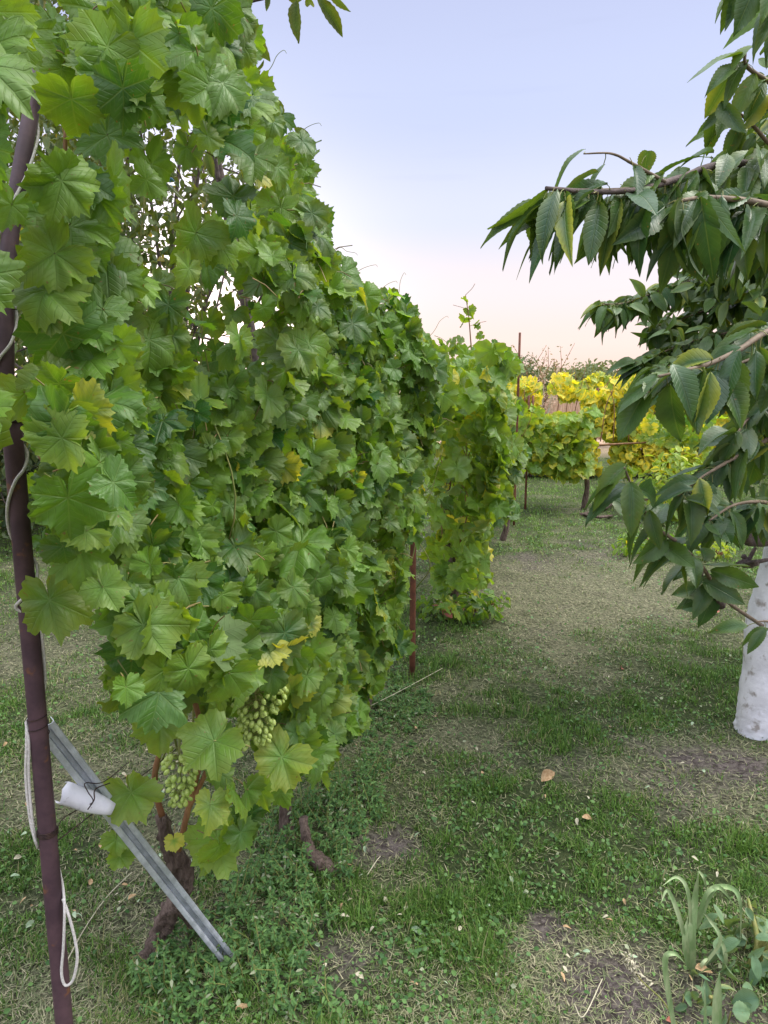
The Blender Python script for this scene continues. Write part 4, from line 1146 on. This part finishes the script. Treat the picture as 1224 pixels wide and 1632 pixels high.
HT = ((925, 95, 4.2, 4.0), (950, 100, 3.7, 3.5), (990, 92, 4.2, 3.4), (1030, 105, 3.9, 4), (1070, 100, 4.2, 4), (1110, 98, 4.3, 4), (1160, 104, 4.0, 4), (1210, 100, 4.6, 4), (1255, 98, 4.2, 4),
                     (880, 104, 3.6, 4), (835, 100, 3.8, 4), (780, 100, 3.8, 4), (1300, 100, 4, 4))
for hi, (px, y, h, rx) in enumerate(sorted(HT)):
    far_tree('horizon_tree', f'small hazy tree on the horizon, {ORD[hi]} from the left in the treeline', 'tree', dx(px, y), y, rx, h, 420, M_OLIVE, 440 + k, 'trees along the horizon', .55, .55, (.75, .3)); k += 1

# ------------------------------------------------------------------ trees and bushes behind the row (left)
def crown_tree(name, label, x, y, th, poly, yr, zr, n, mat, T, size, seed, dens=None, limb_n=16, lr=.05):
    rg = np.random.default_rng(seed)
    root = empty(name, (x, y, 0), label, 'tree')
    out = []; tot = 0
    while tot < n:
        k = n * 4
        Y = rg.uniform(yr[0], yr[1], k); px = rg.uniform(min(p[0] for p in poly), max(p[0] for p in poly), k)
        Z = rg.uniform(zr[0], zr[1], k); X = (px - 612) / FPX * Y * 1.02
        P = np.stack([X, Y, Z], 1); a, b = proj(P); ok = inside(a, b, poly)
        cl = (vnoise(X * 1 + Y, Z, 2.6, seed) * .6 + vnoise(X, Z + Y, 5.5, seed + 1) * .4); ok &= cl > rg.uniform(.22, .46, k)
        if dens is not None: ok &= rg.random(k) < dens(a, b)
        out.append(P[ok]); tot += ok.sum()
        if len(out) > 60: break
    P = np.concatenate(out)[:n]; n = len(P)
    nr = np.array((0, -.3, .6)) + rg.normal(0, .6, (n, 3)); tip = np.array((0, 0, -.7)) + rg.normal(0, .6, (n, 3))
    foliage('crown', root, mat, T, P, nr, tip, rg.uniform(*size, n), np.clip(rg.normal(.5, .3, n), 0, 1), yel(rg, n, .04), bend=(.1, .4), seed=seed)
    mb = MB(); mb.tube(spline([(x, y, -.05), (x + .04, y, th * .5), (x, y, th)], 5), np.linspace(lr * 1.3, lr, 11), 10, .06); mb.build('trunk', M_CHBARK, root)
    mb = MB()
    for i in range(limb_n):
        t = P[rg.integers(0, n)]; o = np.array((x, y, th)); m1 = o * .6 + t * .4 + np.array((0, 0, .15)) + rg.normal(0, .06, 3)
        q = spline([o, m1, t], 7); mb.tube(q, np.linspace(lr * .6, .006, len(q)), 6)
        for j in range(5):
            s_ = q[rg.integers(5, len(q))]; e = s_ + rg.normal(0, .3, 3); mb.tube(spline([s_, (s_ + e) / 2 + rg.normal(0, .03, 3), e], 3), np.linspace(.007, .002, 7), 4, cap=False)
    mb.build('limbs', M_CHBARK, root)
    return root
def ld(a, b):
    d = np.ones(len(a)) * .9
    d = np.where((a > 330) & (b > 440) & (b < 560), .2, d)
    return d
crown_tree('peach_tree', 'leafy fruit tree behind the near vines, sky glinting through its small leaves', -1.25, 4.3, .8,
           [(-80, -200), (380, -200), (395, 60), (420, 160), (455, 230), (470, 330), (480, 420), (420, 480), (300, 540), (120, 560), (-80, 600)], (3.6, 5.2), (1.4, 4.2), 9500, M_PEACH, BT_FAR, (.04, .07), 501, ld, 11, .028)
crown_tree('plum_tree', 'dark bushy tree low behind the maroon post', -4.2, 7.2, .7,
           [(-150, 80), (150, 120), (230, 420), (240, 700), (240, 900), (-150, 930)], (6.2, 8.2), (.15, 4.0), 7000, M_BUSH, BT_FAR, (.08, .13), 502)
k = 0
for px, y, rx, h, lab in ((-80, 7.5, 1.0, 1.1, 'dark shrub at the left edge beyond the lawn'), (60, 8.2, 1.1, 1.2, 'dark shrub behind the middle of the maroon post'), (220, 9.0, 1.2, 1.3, 'dark shrub hidden behind the first grape vine'), (400, 11.0, 1.6, 1.3, 'shrub glimpsed through the near vine wall'), (560, 13, 1.8, 1.3, 'shrub far behind the darkest near vine leaves')):
    far_tree('dark_shrub', lab, 'shrub', dx(px, y), y, rx, h, 1300, M_BUSH, 510 + k, 'shrubs beyond the lawn on the left', .4, .10, (.4, .3)); k += 1
# peach twigs reaching over the top of the picture
root = empty('peach_tree', (-.55, 3.4, 0), 'peach tree reaching a thin twig of dark leaves across the top sky', 'tree')
mb = MB(); mb.tube(spline([(-.55, 3.4, -.05), (-.5, 3.38, .7), (-.55, 3.3, 1.5), pix(300, 30, 2.9)], 7), np.linspace(.045, .014, 22), 9, .05); mb.build('trunk', M_CHBARK, root)
mb = MB()
tw = spline([pix(300, 30, 2.9), pix(360, 12, 2.6), pix(400, 2, 2.45), pix(470, -14, 2.35), pix(520, -22, 2.3)], 8); mb.tube(tw, np.linspace(.007, .003, len(tw)), 7, .05)
t2 = spline([pix(215, -30, 2.6), pix(255, 40, 2.6), pix(300, 70, 2.6), pix(345, 55, 2.6)], 7); mb.tube(t2, np.linspace(.011, .005, len(t2)), 7)
t3 = spline([pix(300, 30, 2.9), pix(320, 120, 2.75), pix(338, 220, 2.6), pix(350, 290, 2.6)], 7); mb.tube(t3, np.linspace(.010, .005, len(t3)), 7)
t4 = spline([pix(-20, -40, 2.2), pix(20, 20, 2.2), pix(45, 70, 2.3)], 6); mb.tube(t4, np.linspace(.015, .009, len(t4)), 8)
mb.each('branch', M_CHBARK, root)
pe = [(372, 5, 2.4, 60, 0, .5), (478, 2, 2.3, 48, -10, .1), (505, -6, 2.3, 60, 48, .1), (490, -8, 2.35, 38, 10, .1), (520, -18, 2.3, 40, 35, .1), (455, -6, 2.4, 22, 20, .1), (425, -10, 2.4, 20, 0, .1), (398, 45, 2.4, 45, 25, .2), (420, 95, 2.4, 26, 15, .3), (412, 130, 2.4, 34, 20, .2),
      (440, 158, 2.4, 40, 18, .1), (475, 235, 2.4, 36, 45, .1), (468, 205, 2.4, 30, 75, .2), (240, -5, 2.3, 60, 15, .2), (262, 0, 2.3, 50, 5, .1), (215, 10, 2.4, 45, -25, .2), (310, 90, 2.5, 40, 30, .3), (350, 20, 2.5, 40, 10, .2), (280, -10, 2.4, 40, 40, .1), (410, 250, 2.6, 40, 30, .3), (330, 240, 2.6, 36, 10, .3), (20, 20, 2.2, 45, 20, .1), (330, -5, 2.5, 44, -15, .2)]
hp, hn, ht, hs, hr = [], [], [], [], []
for (a, b, Y, L_, an, ti) in pe:
    p = pix(a, b, Y); hp.append(p); hs.append(L_ / FPX * np.linalg.norm(p - (0, 0, CAMZ))); an = R(an); ht.append((math.sin(an), 0, -math.cos(an))); hn.append(unit(np.array((0, 0, CAMZ)) - p) + rg.normal(0, .5, 3)); hr.append(ti)
foliage('leaves', root, M_PEACH, [long_template(16, 5, .17, s) for s in (50, 51, 52)], np.array(hp), np.array(hn), np.array(ht), np.array(hs), np.array(hr), .05, bend=(.05, .4), twist=.2)
hp = [pix(a, b, 2.35) for a, b in ((115, 10), (130, 22), (140, 35), (145, 52), (125, 5), (150, 8))]
foliage('orange_leaves', root, M_YELLOW, CT_MID, np.array(hp), rg.normal(size=(6, 3)) + np.array((0, -1, 0)), np.array((.3, 0, -1)) + rg.normal(0, .4, (6, 3)), .05, .9, 1.0)['label'] = 'orange yellow turned leaves'

# ------------------------------------------------------------------ cherry tree
TB = gpt(1222, 1172)
TX, TY = TB[0] + .0, TB[1] + .05
tree = empty('cherry_tree', (TX, TY, 0), 'cherry tree with whitewashed trunk and long drooping leaves at the right', 'tree')
mb = MB()
zs = np.array([-.05, .0, .06, .14, .3, .45, .55, .66, .75, .84, .92]); rr = np.array([.112, .108, .103, .100, .096, .100, .098, .084, .076, .074, .072])
xo = np.array([0, 0, 0, 0, .002, .0, .004, .012, .02, .022, .02]) + .0
pts = spline([(TX + o, TY, z) for z, o in zip(zs, xo)], 5); rad = np.interp(np.linspace(0, 1, len(pts)), np.linspace(0, 1, len(rr)), rr)
mb.tube(pts, rad, 28, .022, seed=8); mb.build('whitewashed_trunk', M_LIME, tree)
topz = np.array((TX + .02, TY, .9))
mb = MB()
for pts_, r_ in (([topz, topz + (.05, .05, .35), topz + (.15, .1, .9), topz + (.2, .2, 1.5)], .05), ([topz, topz + (-.06, -.1, .2), topz + (-.05, -.35, .5)], .045),
                 ([topz + (0, -.03, -.02), pix(1195, 860, 2.8), pix(1178, 835, 2.75), pix(1165, 800, 2.7)], .03)):
    q = spline(pts_, 7); mb.tube(q, np.linspace(r_ * 1.2, r_ * .16, len(q)), 10, .06)
mb.each('limb', M_CHBARK, tree)
mb = MB(); kn = pix(1190, 893, TY - .1)
for i in range(7): mb.tube(spline([kn, kn + rg.normal(0, .02, 3), kn + rg.normal(0, .035, 3) + (-.02, -.01, 0)], 3), (.014, .013, .012, .012, .01, .009, .006), 7, .15)
mb.build('pruning_knot', M_CHBARK, tree)
def cherry_branch(path, spacing, size, seed, m=M_TWIG, r=.006, droop=(.1, .5), extra=(-.3, 0, -1.0), spread=.4, arch=.35, T=CT_NEAR, tints=(.35, .3), yp=.02, per=2, t0=0.0, label=None, face=1.0):
    rg = np.random.default_rng(seed); P = spline([np.asarray(p, float) for p in path], 10)
    mb = MB(); mb.tube(P, np.linspace(r, r * .35, len(P)), 8, .05); br = mb.build('branch', m, tree)
    seg = np.r_[0, np.cumsum(np.linalg.norm(np.diff(P, axis=0), axis=1))]; L = seg[-1]
    st = np.arange(t0 * L, L, spacing); hp, hn, ht, hq, hb = [], [], [], [], []
    for s_ in st:
        for k in range(per):
            q = np.array([np.interp(min(s_ + rg.uniform(0, spacing), L), seg, P[:, i]) for i in range(3)])
            d = np.array(extra) + rg.normal(0, spread, 3); d = unit(d)
            pet = unit(d * .4 + rg.normal(0, .5, 3)) * .02
            hp.append(q + pet); ht.append(d); hq.append(q)
            v = unit(np.array((0, 0, CAMZ)) - q)
            ar_ = rg.random() < arch
            if ar_:
                d = unit(np.array((-.85, -.15, .1)) + rg.normal(0, .22, 3)); ht[-1] = d
                hn.append(unit(v * .55 + np.array((-.1, 0, 1.0)) + rg.normal(0, .2, 3)))
            else: hn.append(unit(v * face + rg.normal(0, .55, 3) + np.array((0, 0, .7))))
            hb.append(rg.uniform(.55, 1.0) if ar_ else rg.uniform(*droop))
    n = len(hp)
    V, F, U, C = leaves(T, np.array(hp), np.array(hn), np.array(ht), rg.uniform(*size, n), np.clip(rg.normal(*tints, n), 0, 1), yel(rg, n, yp), bend=np.array(hb), twist=.12, seed=seed)
    mb = MB()
    for p, q, d in zip(hp, hq, ht): mb.tube([q, (p + q) / 2 + (0, 0, .002), p + unit(d) * .004], .0009, 4, cap=False)
    mk('leaves', V, F, M_CHERRY, br, U, C, extra=(mb, M_SHOOT))
    return br
# long near branch against the sky
b = cherry_branch([pix(1150, 262, 1.67), pix(1080, 282, 1.60), pix(1020, 298, 1.54), pix(950, 302, 1.49), pix(874, 300, 1.44)], .026, (.10, .14), 600, M_TWIG, .004, extra=(-.42, -.1, -1.0), spread=.25, per=2, t0=.0, T=CT_SLIM, droop=(.2, .7), arch=.5, tints=(.5, .3))
b = cherry_branch([topz + (-.05, -.35, .5), pix(1330, 330, 1.95), pix(1224, 270, 1.75), pix(1150, 262, 1.65), pix(1080, 285, 1.58), pix(1020, 302, 1.52), pix(950, 306, 1.47), pix(870, 300, 1.42)], .024, (.105, .145), 601, M_CHBARK, .011, extra=(-.38, -.1, -1.0), spread=.26, per=2, t0=.42, T=CT_SLIM, droop=(.2, .75), tints=(.3, .25))
b['label'] = 'long branch of drooping leaves stretched against the sky'
cherry_branch([pix(1060, 290, 1.55), pix(1010, 262, 1.52), pix(975, 245, 1.5), pix(930, 245, 1.5)], .035, (.05, .09), 602, r=.004, per=1, t0=.3, extra=(-.6, 0, -.6), spread=.5)
cherry_branch([pix(1330, 330, 1.95), pix(1250, 330, 1.7), pix(1190, 320, 1.6), pix(1130, 315, 1.55), pix(1080, 320, 1.5)], .022, (.11, .15), 603, r=.010, T=CT_SLIM, droop=(.2, .7), per=3, t0=.05, extra=(-.25, -.1, -1.0), tints=(.25, .2))
cherry_branch([pix(1400, 100, 2.0), pix(1290, 20, 1.8), pix(1240, -30, 1.7), pix(1215, -60, 1.6)], .05, (.1, .13), 604, r=.009, per=2, t0=.4, extra=(-.5, 0, -.9))
cherry_branch([pix(1400, 260, 2.2), pix(1290, 170, 2.1), pix(1225, 130, 2.0), pix(1190, 105, 1.95), pix(1188, 80, 1.95)], .035, (.08, .12), 605, r=.009, per=2, t0=.2, extra=(-.3, 0, -.9), tints=(.7, .25), yp=.25)
cherry_branch([pix(1350, 300, 2.2), pix(1250, 250, 2.1), pix(1190, 190, 2.05), pix(1150, 165, 2.0)], .035, (.08, .12), 606, r=.008, per=2, t0=.1, extra=(-.3, 0, -1), tints=(.6, .25))
# middle near branch of broad leaves
cherry_branch([topz + (-.06, -.1, .2), pix(1290, 500, 1.9), pix(1224, 528, 1.55), pix(1180, 556, 1.45), pix(1130, 580, 1.38), pix(1085, 592, 1.33), pix(1050, 600, 1.3)], .030, (.095, .125), 607, r=.008, per=2, t0=.45, extra=(-.25, -.05, -1.0), spread=.32, tints=(.2, .2), droop=(.05, .4))
cherry_branch([pix(1300, 560, 1.7), pix(1240, 560, 1.55), pix(1190, 575, 1.48), pix(1150, 590, 1.45)], .03, (.09, .12), 608, r=.006, per=2, t0=.1, extra=(-.2, 0, -1), tints=(.3, .2))
# low branch, tip upward
cherry_branch([(TX - .09, TY - .1, pix(1180, 985, TY)[2]), pix(1155, 955, 2.45), pix(1120, 905, 2.25), pix(1080, 865, 2.15), pix(1040, 835, 2.08), pix(1010, 780, 2.02), pix(995, 745, 2.0)], .028, (.11, .155), 609, r=.008, per=1, t0=.46, extra=(-.2, 0, -.3), spread=.75, tints=(.3, .2), droop=(0, .5), face=1.1)
cherry_branch([pix(1224, 700, 2.2), pix(1170, 730, 2.1), pix(1120, 760, 2.05), pix(1080, 790, 2.0)], .03, (.10, .14), 610, r=.007, per=2, t0=.0, extra=(-.3, 0, -.9), spread=.5, tints=(.2, .2), face=1.0)
cherry_branch([topz + (-.1, -.1, .1), pix(1215, 800, 2.4), pix(1170, 805, 2.3), pix(1130, 830, 2.2)], .03, (.10, .14), 611, r=.008, per=2, t0=.2, extra=(-.1, 0, -1), spread=.4, tints=(.2, .2))
cherry_branch([pix(1290, 620, 2.3), pix(1224, 640, 2.2), pix(1190, 670, 2.15), pix(1170, 700, 2.1)], .026, (.10, .14), 612, r=.007, per=2, t0=.0, extra=(-.1, 0, -1), spread=.45, tints=(.25, .2))
cherry_branch([pix(1290, 1010, 1.9), pix(1235, 992, 1.85), pix(1205, 990, 1.8)], .04, (.07, .09), 613, r=.005, per=1, t0=.5, extra=(-.1, 0, -1), spread=.3, tints=(.35, .1))
# the dried dark buds on the low branch
mb = MB()
for a, b_ in ((1128, 925), (1155, 925), (1150, 955), (1160, 940), (1112, 912), (1145, 962)):
    c = pix(a, b_, 2.35); q = spline([c, c + rg.normal(0, .012, 3), c + rg.normal(0, .022, 3)], 3); mb.tube(q, (.012, .016, .018, .016, .014, .01, .006), 8, .15)
mb.build('dried_bud', M_CHBARK, tree)
# finer crown behind
specs = [([(1400, 420, 3.6), (1224, 420, 3.5), (1130, 440, 3.4), (1060, 460, 3.3), (1000, 482, 3.2), (960, 485, 3.15)], 620), ([(1400, 480, 3.8), (1224, 470, 3.6), (1140, 490, 3.5), (1080, 510, 3.45), (1040, 520, 3.4)], 621),
         ([(1400, 520, 3.5), (1224, 520, 3.4), (1120, 540, 3.3), (1060, 560, 3.2), (1020, 580, 3.1)], 622), ([(1400, 380, 3.3), (1224, 380, 3.2), (1160, 380, 3.1), (1090, 385, 3.0)], 623), ([(1400, 400, 4), (1260, 440, 3.9), (1170, 455, 3.8), (1100, 470, 3.8)], 624),
         ([(1380, 330, 3.2), (1260, 320, 3.1), (1190, 330, 3.0), (1130, 350, 2.9)], 625), ([(1380, 560, 3.3), (1250, 540, 3.2), (1180, 560, 3.1), (1100, 570, 3.0), (1050, 590, 2.9)], 626), ([(1400, 620, 3.2), (1250, 590, 3.1), (1190, 600, 3.0), (1140, 620, 3.0)], 627),
         ([(1400, 300, 3.6), (1270, 350, 3.5), (1200, 400, 3.4), (1150, 430, 3.3)], 628), ([(1380, 660, 3.0), (1260, 660, 2.9), (1200, 690, 2.8), (1160, 730, 2.7)], 629)]
for s_, sd in specs:
    cherry_branch([pix(*q) for q in s_], .026, (.075, .12), sd, r=.006, T=CT_MID, per=5, t0=.05, droop=(.2, .6), extra=(-.35, 0, -1), spread=.5, tints=(.6, .3), yp=.05)
rgc = np.random.default_rng(88)
CR = [(1300, 60), (1205, 120), (1185, 230), (1175, 330), (1120, 400), (1085, 450), (1060, 540), (1085, 590), (1170, 620), (1185, 700), (1195, 830), (1300, 850), (1500, 800), (1750, 600), (1700, 200), (1500, -150), (1300, -100)]
Y = rgc.uniform(2.7, 4.2, 9000); px = rgc.uniform(1000, 1750, 40000)[:9000]; py = rgc.uniform(-150, 860, 9000)
ok = inside(px, py, CR) & (vnoise(px, py, .02, 5) * .6 + vnoise(px, py, .05, 6) * .4 > .44); P = np.array([pix(a, b_, c) for a, b_, c in zip(px[ok], py[ok], Y[ok])])[:4200]; n = len(P)
foliage('inner_leaves', tree, M_CHERRY, CT_MID, P, rgc.normal(0, .6, (n, 3)) + np.array((-.2, -.5, .6)), np.array((-.3, 0, -1)) + rgc.normal(0, .5, (n, 3)), rgc.uniform(.07, .11, n), np.clip(rgc.normal(.6, .3, n), 0, 1), yel(rgc, n, .05), bend=(.1, .5))

# ------------------------------------------------------------------ small things on the ground
def strap(mb, pts, wd, n=7):
    P = spline(pts, 6); t = unit(np.gradient(P, axis=0)); m = len(P); rows = []
    for i in range(m):
        v = unit(np.array((0, 0, CAMZ)) - P[i]); s_ = unit(np.cross(t[i], v)); k = i / (m - 1)
        w_ = wd * 1.15 * (.55 + .9 * k * (1 - k) * 2) * (1 - k ** 4); nn_ = np.cross(s_, t[i])
        rows.append([P[i] - s_ * w_ + nn_ * w_ * .35, P[i] - s_ * w_ * .5 + nn_ * w_ * .1, P[i], P[i] + s_ * w_ * .5 + nn_ * w_ * .1, P[i] + s_ * w_ + nn_ * w_ * .35])
    mb.sheet(rows)
def G(px, py, up=0.0, base=None):
    """point above the ground spot of base pixel, seen at px,py"""
    q = gpt(*base); return pix(px, py, q[1] - up)
bs = (1105, 1555)
rt = empty('strap_leaved_plant', gpt(*bs), 'pale green plant of tall arching strap leaves in the lower right corner', 'plant')
for i, (pl, wd) in enumerate(([[(1105, 1555), (1103, 1490), (1108, 1430), (1114, 1388)], .0085], [[(1110, 1470), (1130, 1420), (1165, 1415), (1180, 1440), (1180, 1500)], .0055], [[(1096, 1530), (1085, 1470), (1065, 1420), (1053, 1440)], .005],
                              [[(1114, 1388), (1122, 1400), (1127, 1425)], .003], [[(1110, 1480), (1140, 1415), (1170, 1440)], .005], [[(1098, 1545), (1092, 1500), (1096, 1460)], .007], [[(1112, 1550), (1148, 1500), (1130, 1465), (1120, 1455)], .004], [[(1150, 1560), (1156, 1520), (1140, 1480)], .005],
                              [[(1102, 1540), (1098, 1430), (1080, 1398), (1055, 1412)], .0042], [[(1110, 1560), (1120, 1535), (1132, 1525)], .004])):
    mb = MB(); strap(mb, [G(x, y, .02 * (j % 2), bs) for j, (x, y) in enumerate(pl)], wd); mb.build('leaf', M_STRAP, rt)
bs = (1140, 1690)
rt = empty('strap_leaved_plant', gpt(*bs), 'upright pale spear leaf at the bottom edge below the brown curled leaf', 'plant')
for pl, wd in (([(1140, 1690), (1143, 1600), (1147, 1548)], .009), ([(1124, 1690), (1124, 1620), (1123, 1570)], .003), ([(1085, 1690), (1068, 1600), (1060, 1530), (1075, 1520), (1092, 1535)], .0055)):
    mb = MB(); strap(mb, [G(x, y, 0, bs) for x, y in pl], wd); mb.build('leaf', M_STRAP, rt)
# seed stalk
bs = (1090, 1660); rt = empty('seed_stalk', gpt(*bs), 'thin leaning stalk with pale fluffy seed buds at the bottom right', 'weed')
mb = MB(); q = [G(x, y, 0, bs) for x, y in ((1092, 1660), (1060, 1600), (1020, 1560), (998, 1522))]; P = spline(q, 8); mb.tube(P, np.linspace(.0022, .001, len(P)), 6); mb.build('stem', M_SHOOT, rt)
mb = MB()
for i in range(46):
    c = P[-1 - int(rg.integers(0, 12))] + rg.normal(0, .006, 3); mb.tube([c, c + rg.normal(0, .004, 3), c + rg.normal(0, .006, 3)], (.0015, .003, .001), 5)
mb.build('seed_head', M_STRAW, rt)
# round blue green leaves at the corner
def round_leaf(px, py, Y, r_, mb, tilt):
    c = pix(px, py, Y); n_ = unit(np.array(tilt)); a = unit(np.cross(n_, (0, 1, .1))); b_ = np.cross(n_, a); th = np.linspace(0, 2 * math.pi, 22)[:-1]
    V = [c]
    for f in (.5, 1.0):
        for t in th: rr_ = r_ * f * (1 + .06 * math.sin(3 * t + px) + .02 * math.sin(9 * t)); V.append(c + a * math.cos(t) * rr_ + b_ * math.sin(t) * rr_ + n_ * r_ * (.12 * f * f + .07 * f * math.sin(2 * t)))
    F = [(0, 1 + i, 1 + (i + 1) % 21) for i in range(21)]
    for i in range(21):
        a1, a2_ = 1 + i, 1 + (i + 1) % 21; F += [(a1, a1 + 21, a2_ + 21), (a1, a2_ + 21, a2_)]
    mb.add(V, F)
    mb.tube([c, c - n_ * .05 + (0, 0, -.05)], (.0018, .0025), 5)
M_ROUND = leaf_mat('blue_green_leaf', (.08, .17, .09), (.15, .26, .13), (.3, .34, .12), .25, 'long', .5, .4)
rt = empty('round_leaved_plant', gpt(1225, 1640), 'blue green plant with broad round leaves in the lower right corner', 'plant')
for px, py, r_ in ((1210, 1592, .03), (1165, 1612, .022), (1228, 1540, .024), (1190, 1500, .014), (1240, 1620, .03), (1172, 1490, .012), (1090, 1590, .016)):
    gy = gpt(px, py)[1]; c = pix(px, py, gy - .05); mb = MB(); mb.tube([c, c + (0, .01, -.05)], (.0015, .002), 5)
    V, F, U, C = leaves([long_template(14, 7, .40, 70)], c[None], np.array([[rg.normal(0, .4), -.7, .8]]), np.array([[rg.normal(0, 1), -.3, .2]]), np.array([r_ * 2.1]), rg.random(), .1, bend=(.2, .5), seed=px)
    mk('leaf', V, F, M_ROUND, rt, U, C, extra=(mb, M_SHOOT))
g = gpt(1200, 1545); leafy_bush('leafy_plant', 'pale green weed clump of pointed leaves at the lower right edge', 'plant', g, .13, .10, .15, 60, M_ROUND, CT_MID, (.04, .075), 35, tints=(.8, .3), yp=.1, stems=5, stem_m=M_SHOOT)
g = gpt(1140, 1610); leafy_bush('leafy_plant', 'small pale weed clump beside the upright spear leaf', 'plant', g, .08, .06, .08, 26, M_ROUND, CT_MID, (.03, .055), 36, tints=(.7, .3), yp=.1, stems=3, stem_m=M_SHOOT)
# fallen leaves
def fallen(label, px, py, size, m, ang, bend=(.3, .9), T=CT_NEAR, up=.012, wide=1):
    q = gpt(px, py); p = np.array((q[0], q[1], float(gh(q[0], q[1])) + up)); a = R(ang); rgx = np.random.default_rng(int(px))
    V, F, U, C = leaves(T, p[None], np.array([[rgx.normal(0, .3), -.4, 1.0]]), np.array([[math.cos(a), math.sin(a), 0.1]]), np.array([size]), .5, 0, bend=bend, twist=.3, seed=int(px))
    tag(mk('fallen_leaf', V, F, m, None, U, C), label, 'leaf')
fallen('curled tan fallen leaf on the grass in the middle of the path', 862, 1252, .065, M_DRYBROWN, 25, (.05, .25))
fallen('smaller pinkish brown fallen leaf just right of the tan one', 926, 1312, .055, M_DRYBROWN, 10, (.3, .7), up=.02)
fallen('brown curled dead leaf under the arching strap leaves', 1106, 1565, .05, M_DRYBROWN, 5, (.6, 1.0), up=.035)
fallen('reddish dead leaf at the very bottom right edge', 1060, 1632, .04, M_DRYRED, 15, (.5, 1.0))
fallen('pale green fallen leaf lying on bare soil at the bottom middle', 655, 1488, .045, M_PALE, -40, (.1, .3))
fallen('large pale green fallen leaf at the foot of the trunk behind the prop', 238, 1552, .07, M_PALE, 20, (.1, .4))
fallen('brown leaf at the bottom edge left of centre', 375, 1618, .035, M_DRYBROWN, 30)
fallen('orange fallen leaf in the grass left of the white trunk', 1135, 982, .07, M_DRYRED, 30)
fallen('small red brown leaf lying far up the path', 990, 1067, .05, M_DRYRED, 60)
fallen('pale round leaf on the grass beside the cord loop', 42, 1487, .03, M_PALE, 70, (.1, .3))
k = 0
rgl = np.random.default_rng(17)
for i in range(150):
    px, py = rgl.uniform(0, 330), rgl.uniform(1150, 1480)
    if rgl.random() < .5: px, py = rgl.uniform(480, 1190), rgl.uniform(960, 1600)
    q = gpt(px, py); p = np.array((q[0], q[1], float(gh(q[0], q[1])) + .022)); a = rgl.uniform(0, 6.28)
    V, F, U, C = leaves(CT_MID, p[None], np.array([[rgl.normal(0, .4), -.2, 1.0]]), np.array([[math.cos(a), math.sin(a), 0]]), np.array([rgl.uniform(.012, .028)]), .5, 0, bend=(.1, .6), twist=.3, seed=i)
    tag(mk('leaf_litter', V, F, (M_STRAW, M_PALE, M_DRYBROWN)[int(rgl.integers(0, 3))], None, U, C), 'tiny withered leaf lying in the grass', 'leaf', 'withered leaves scattered in the grass')
# dry stems lying on the grass
for i, (pl, lab) in enumerate((([(105, 1535), (135, 1480), (170, 1430), (210, 1390)], 'straight dry stem lying from the cord loop towards the vine trunk'), ([(560, 1140), (640, 1100), (705, 1065)], 'thin pale stalk lying beside the second post'),
                               ([(960, 1560), (930, 1620), (915, 1600)], 'short dry stalk on the bare soil at the bottom'), ([(585, 1395), (600, 1372), (606, 1365)], 'short straw on the dark soil by the stub trunk'))):
    P = spline([gpt(x, y, .025) for x, y in pl], 5); mb = MB(); mb.tube(P, .0015, 5); tag(mb.build('straw', M_STRAW), lab, 'straw')
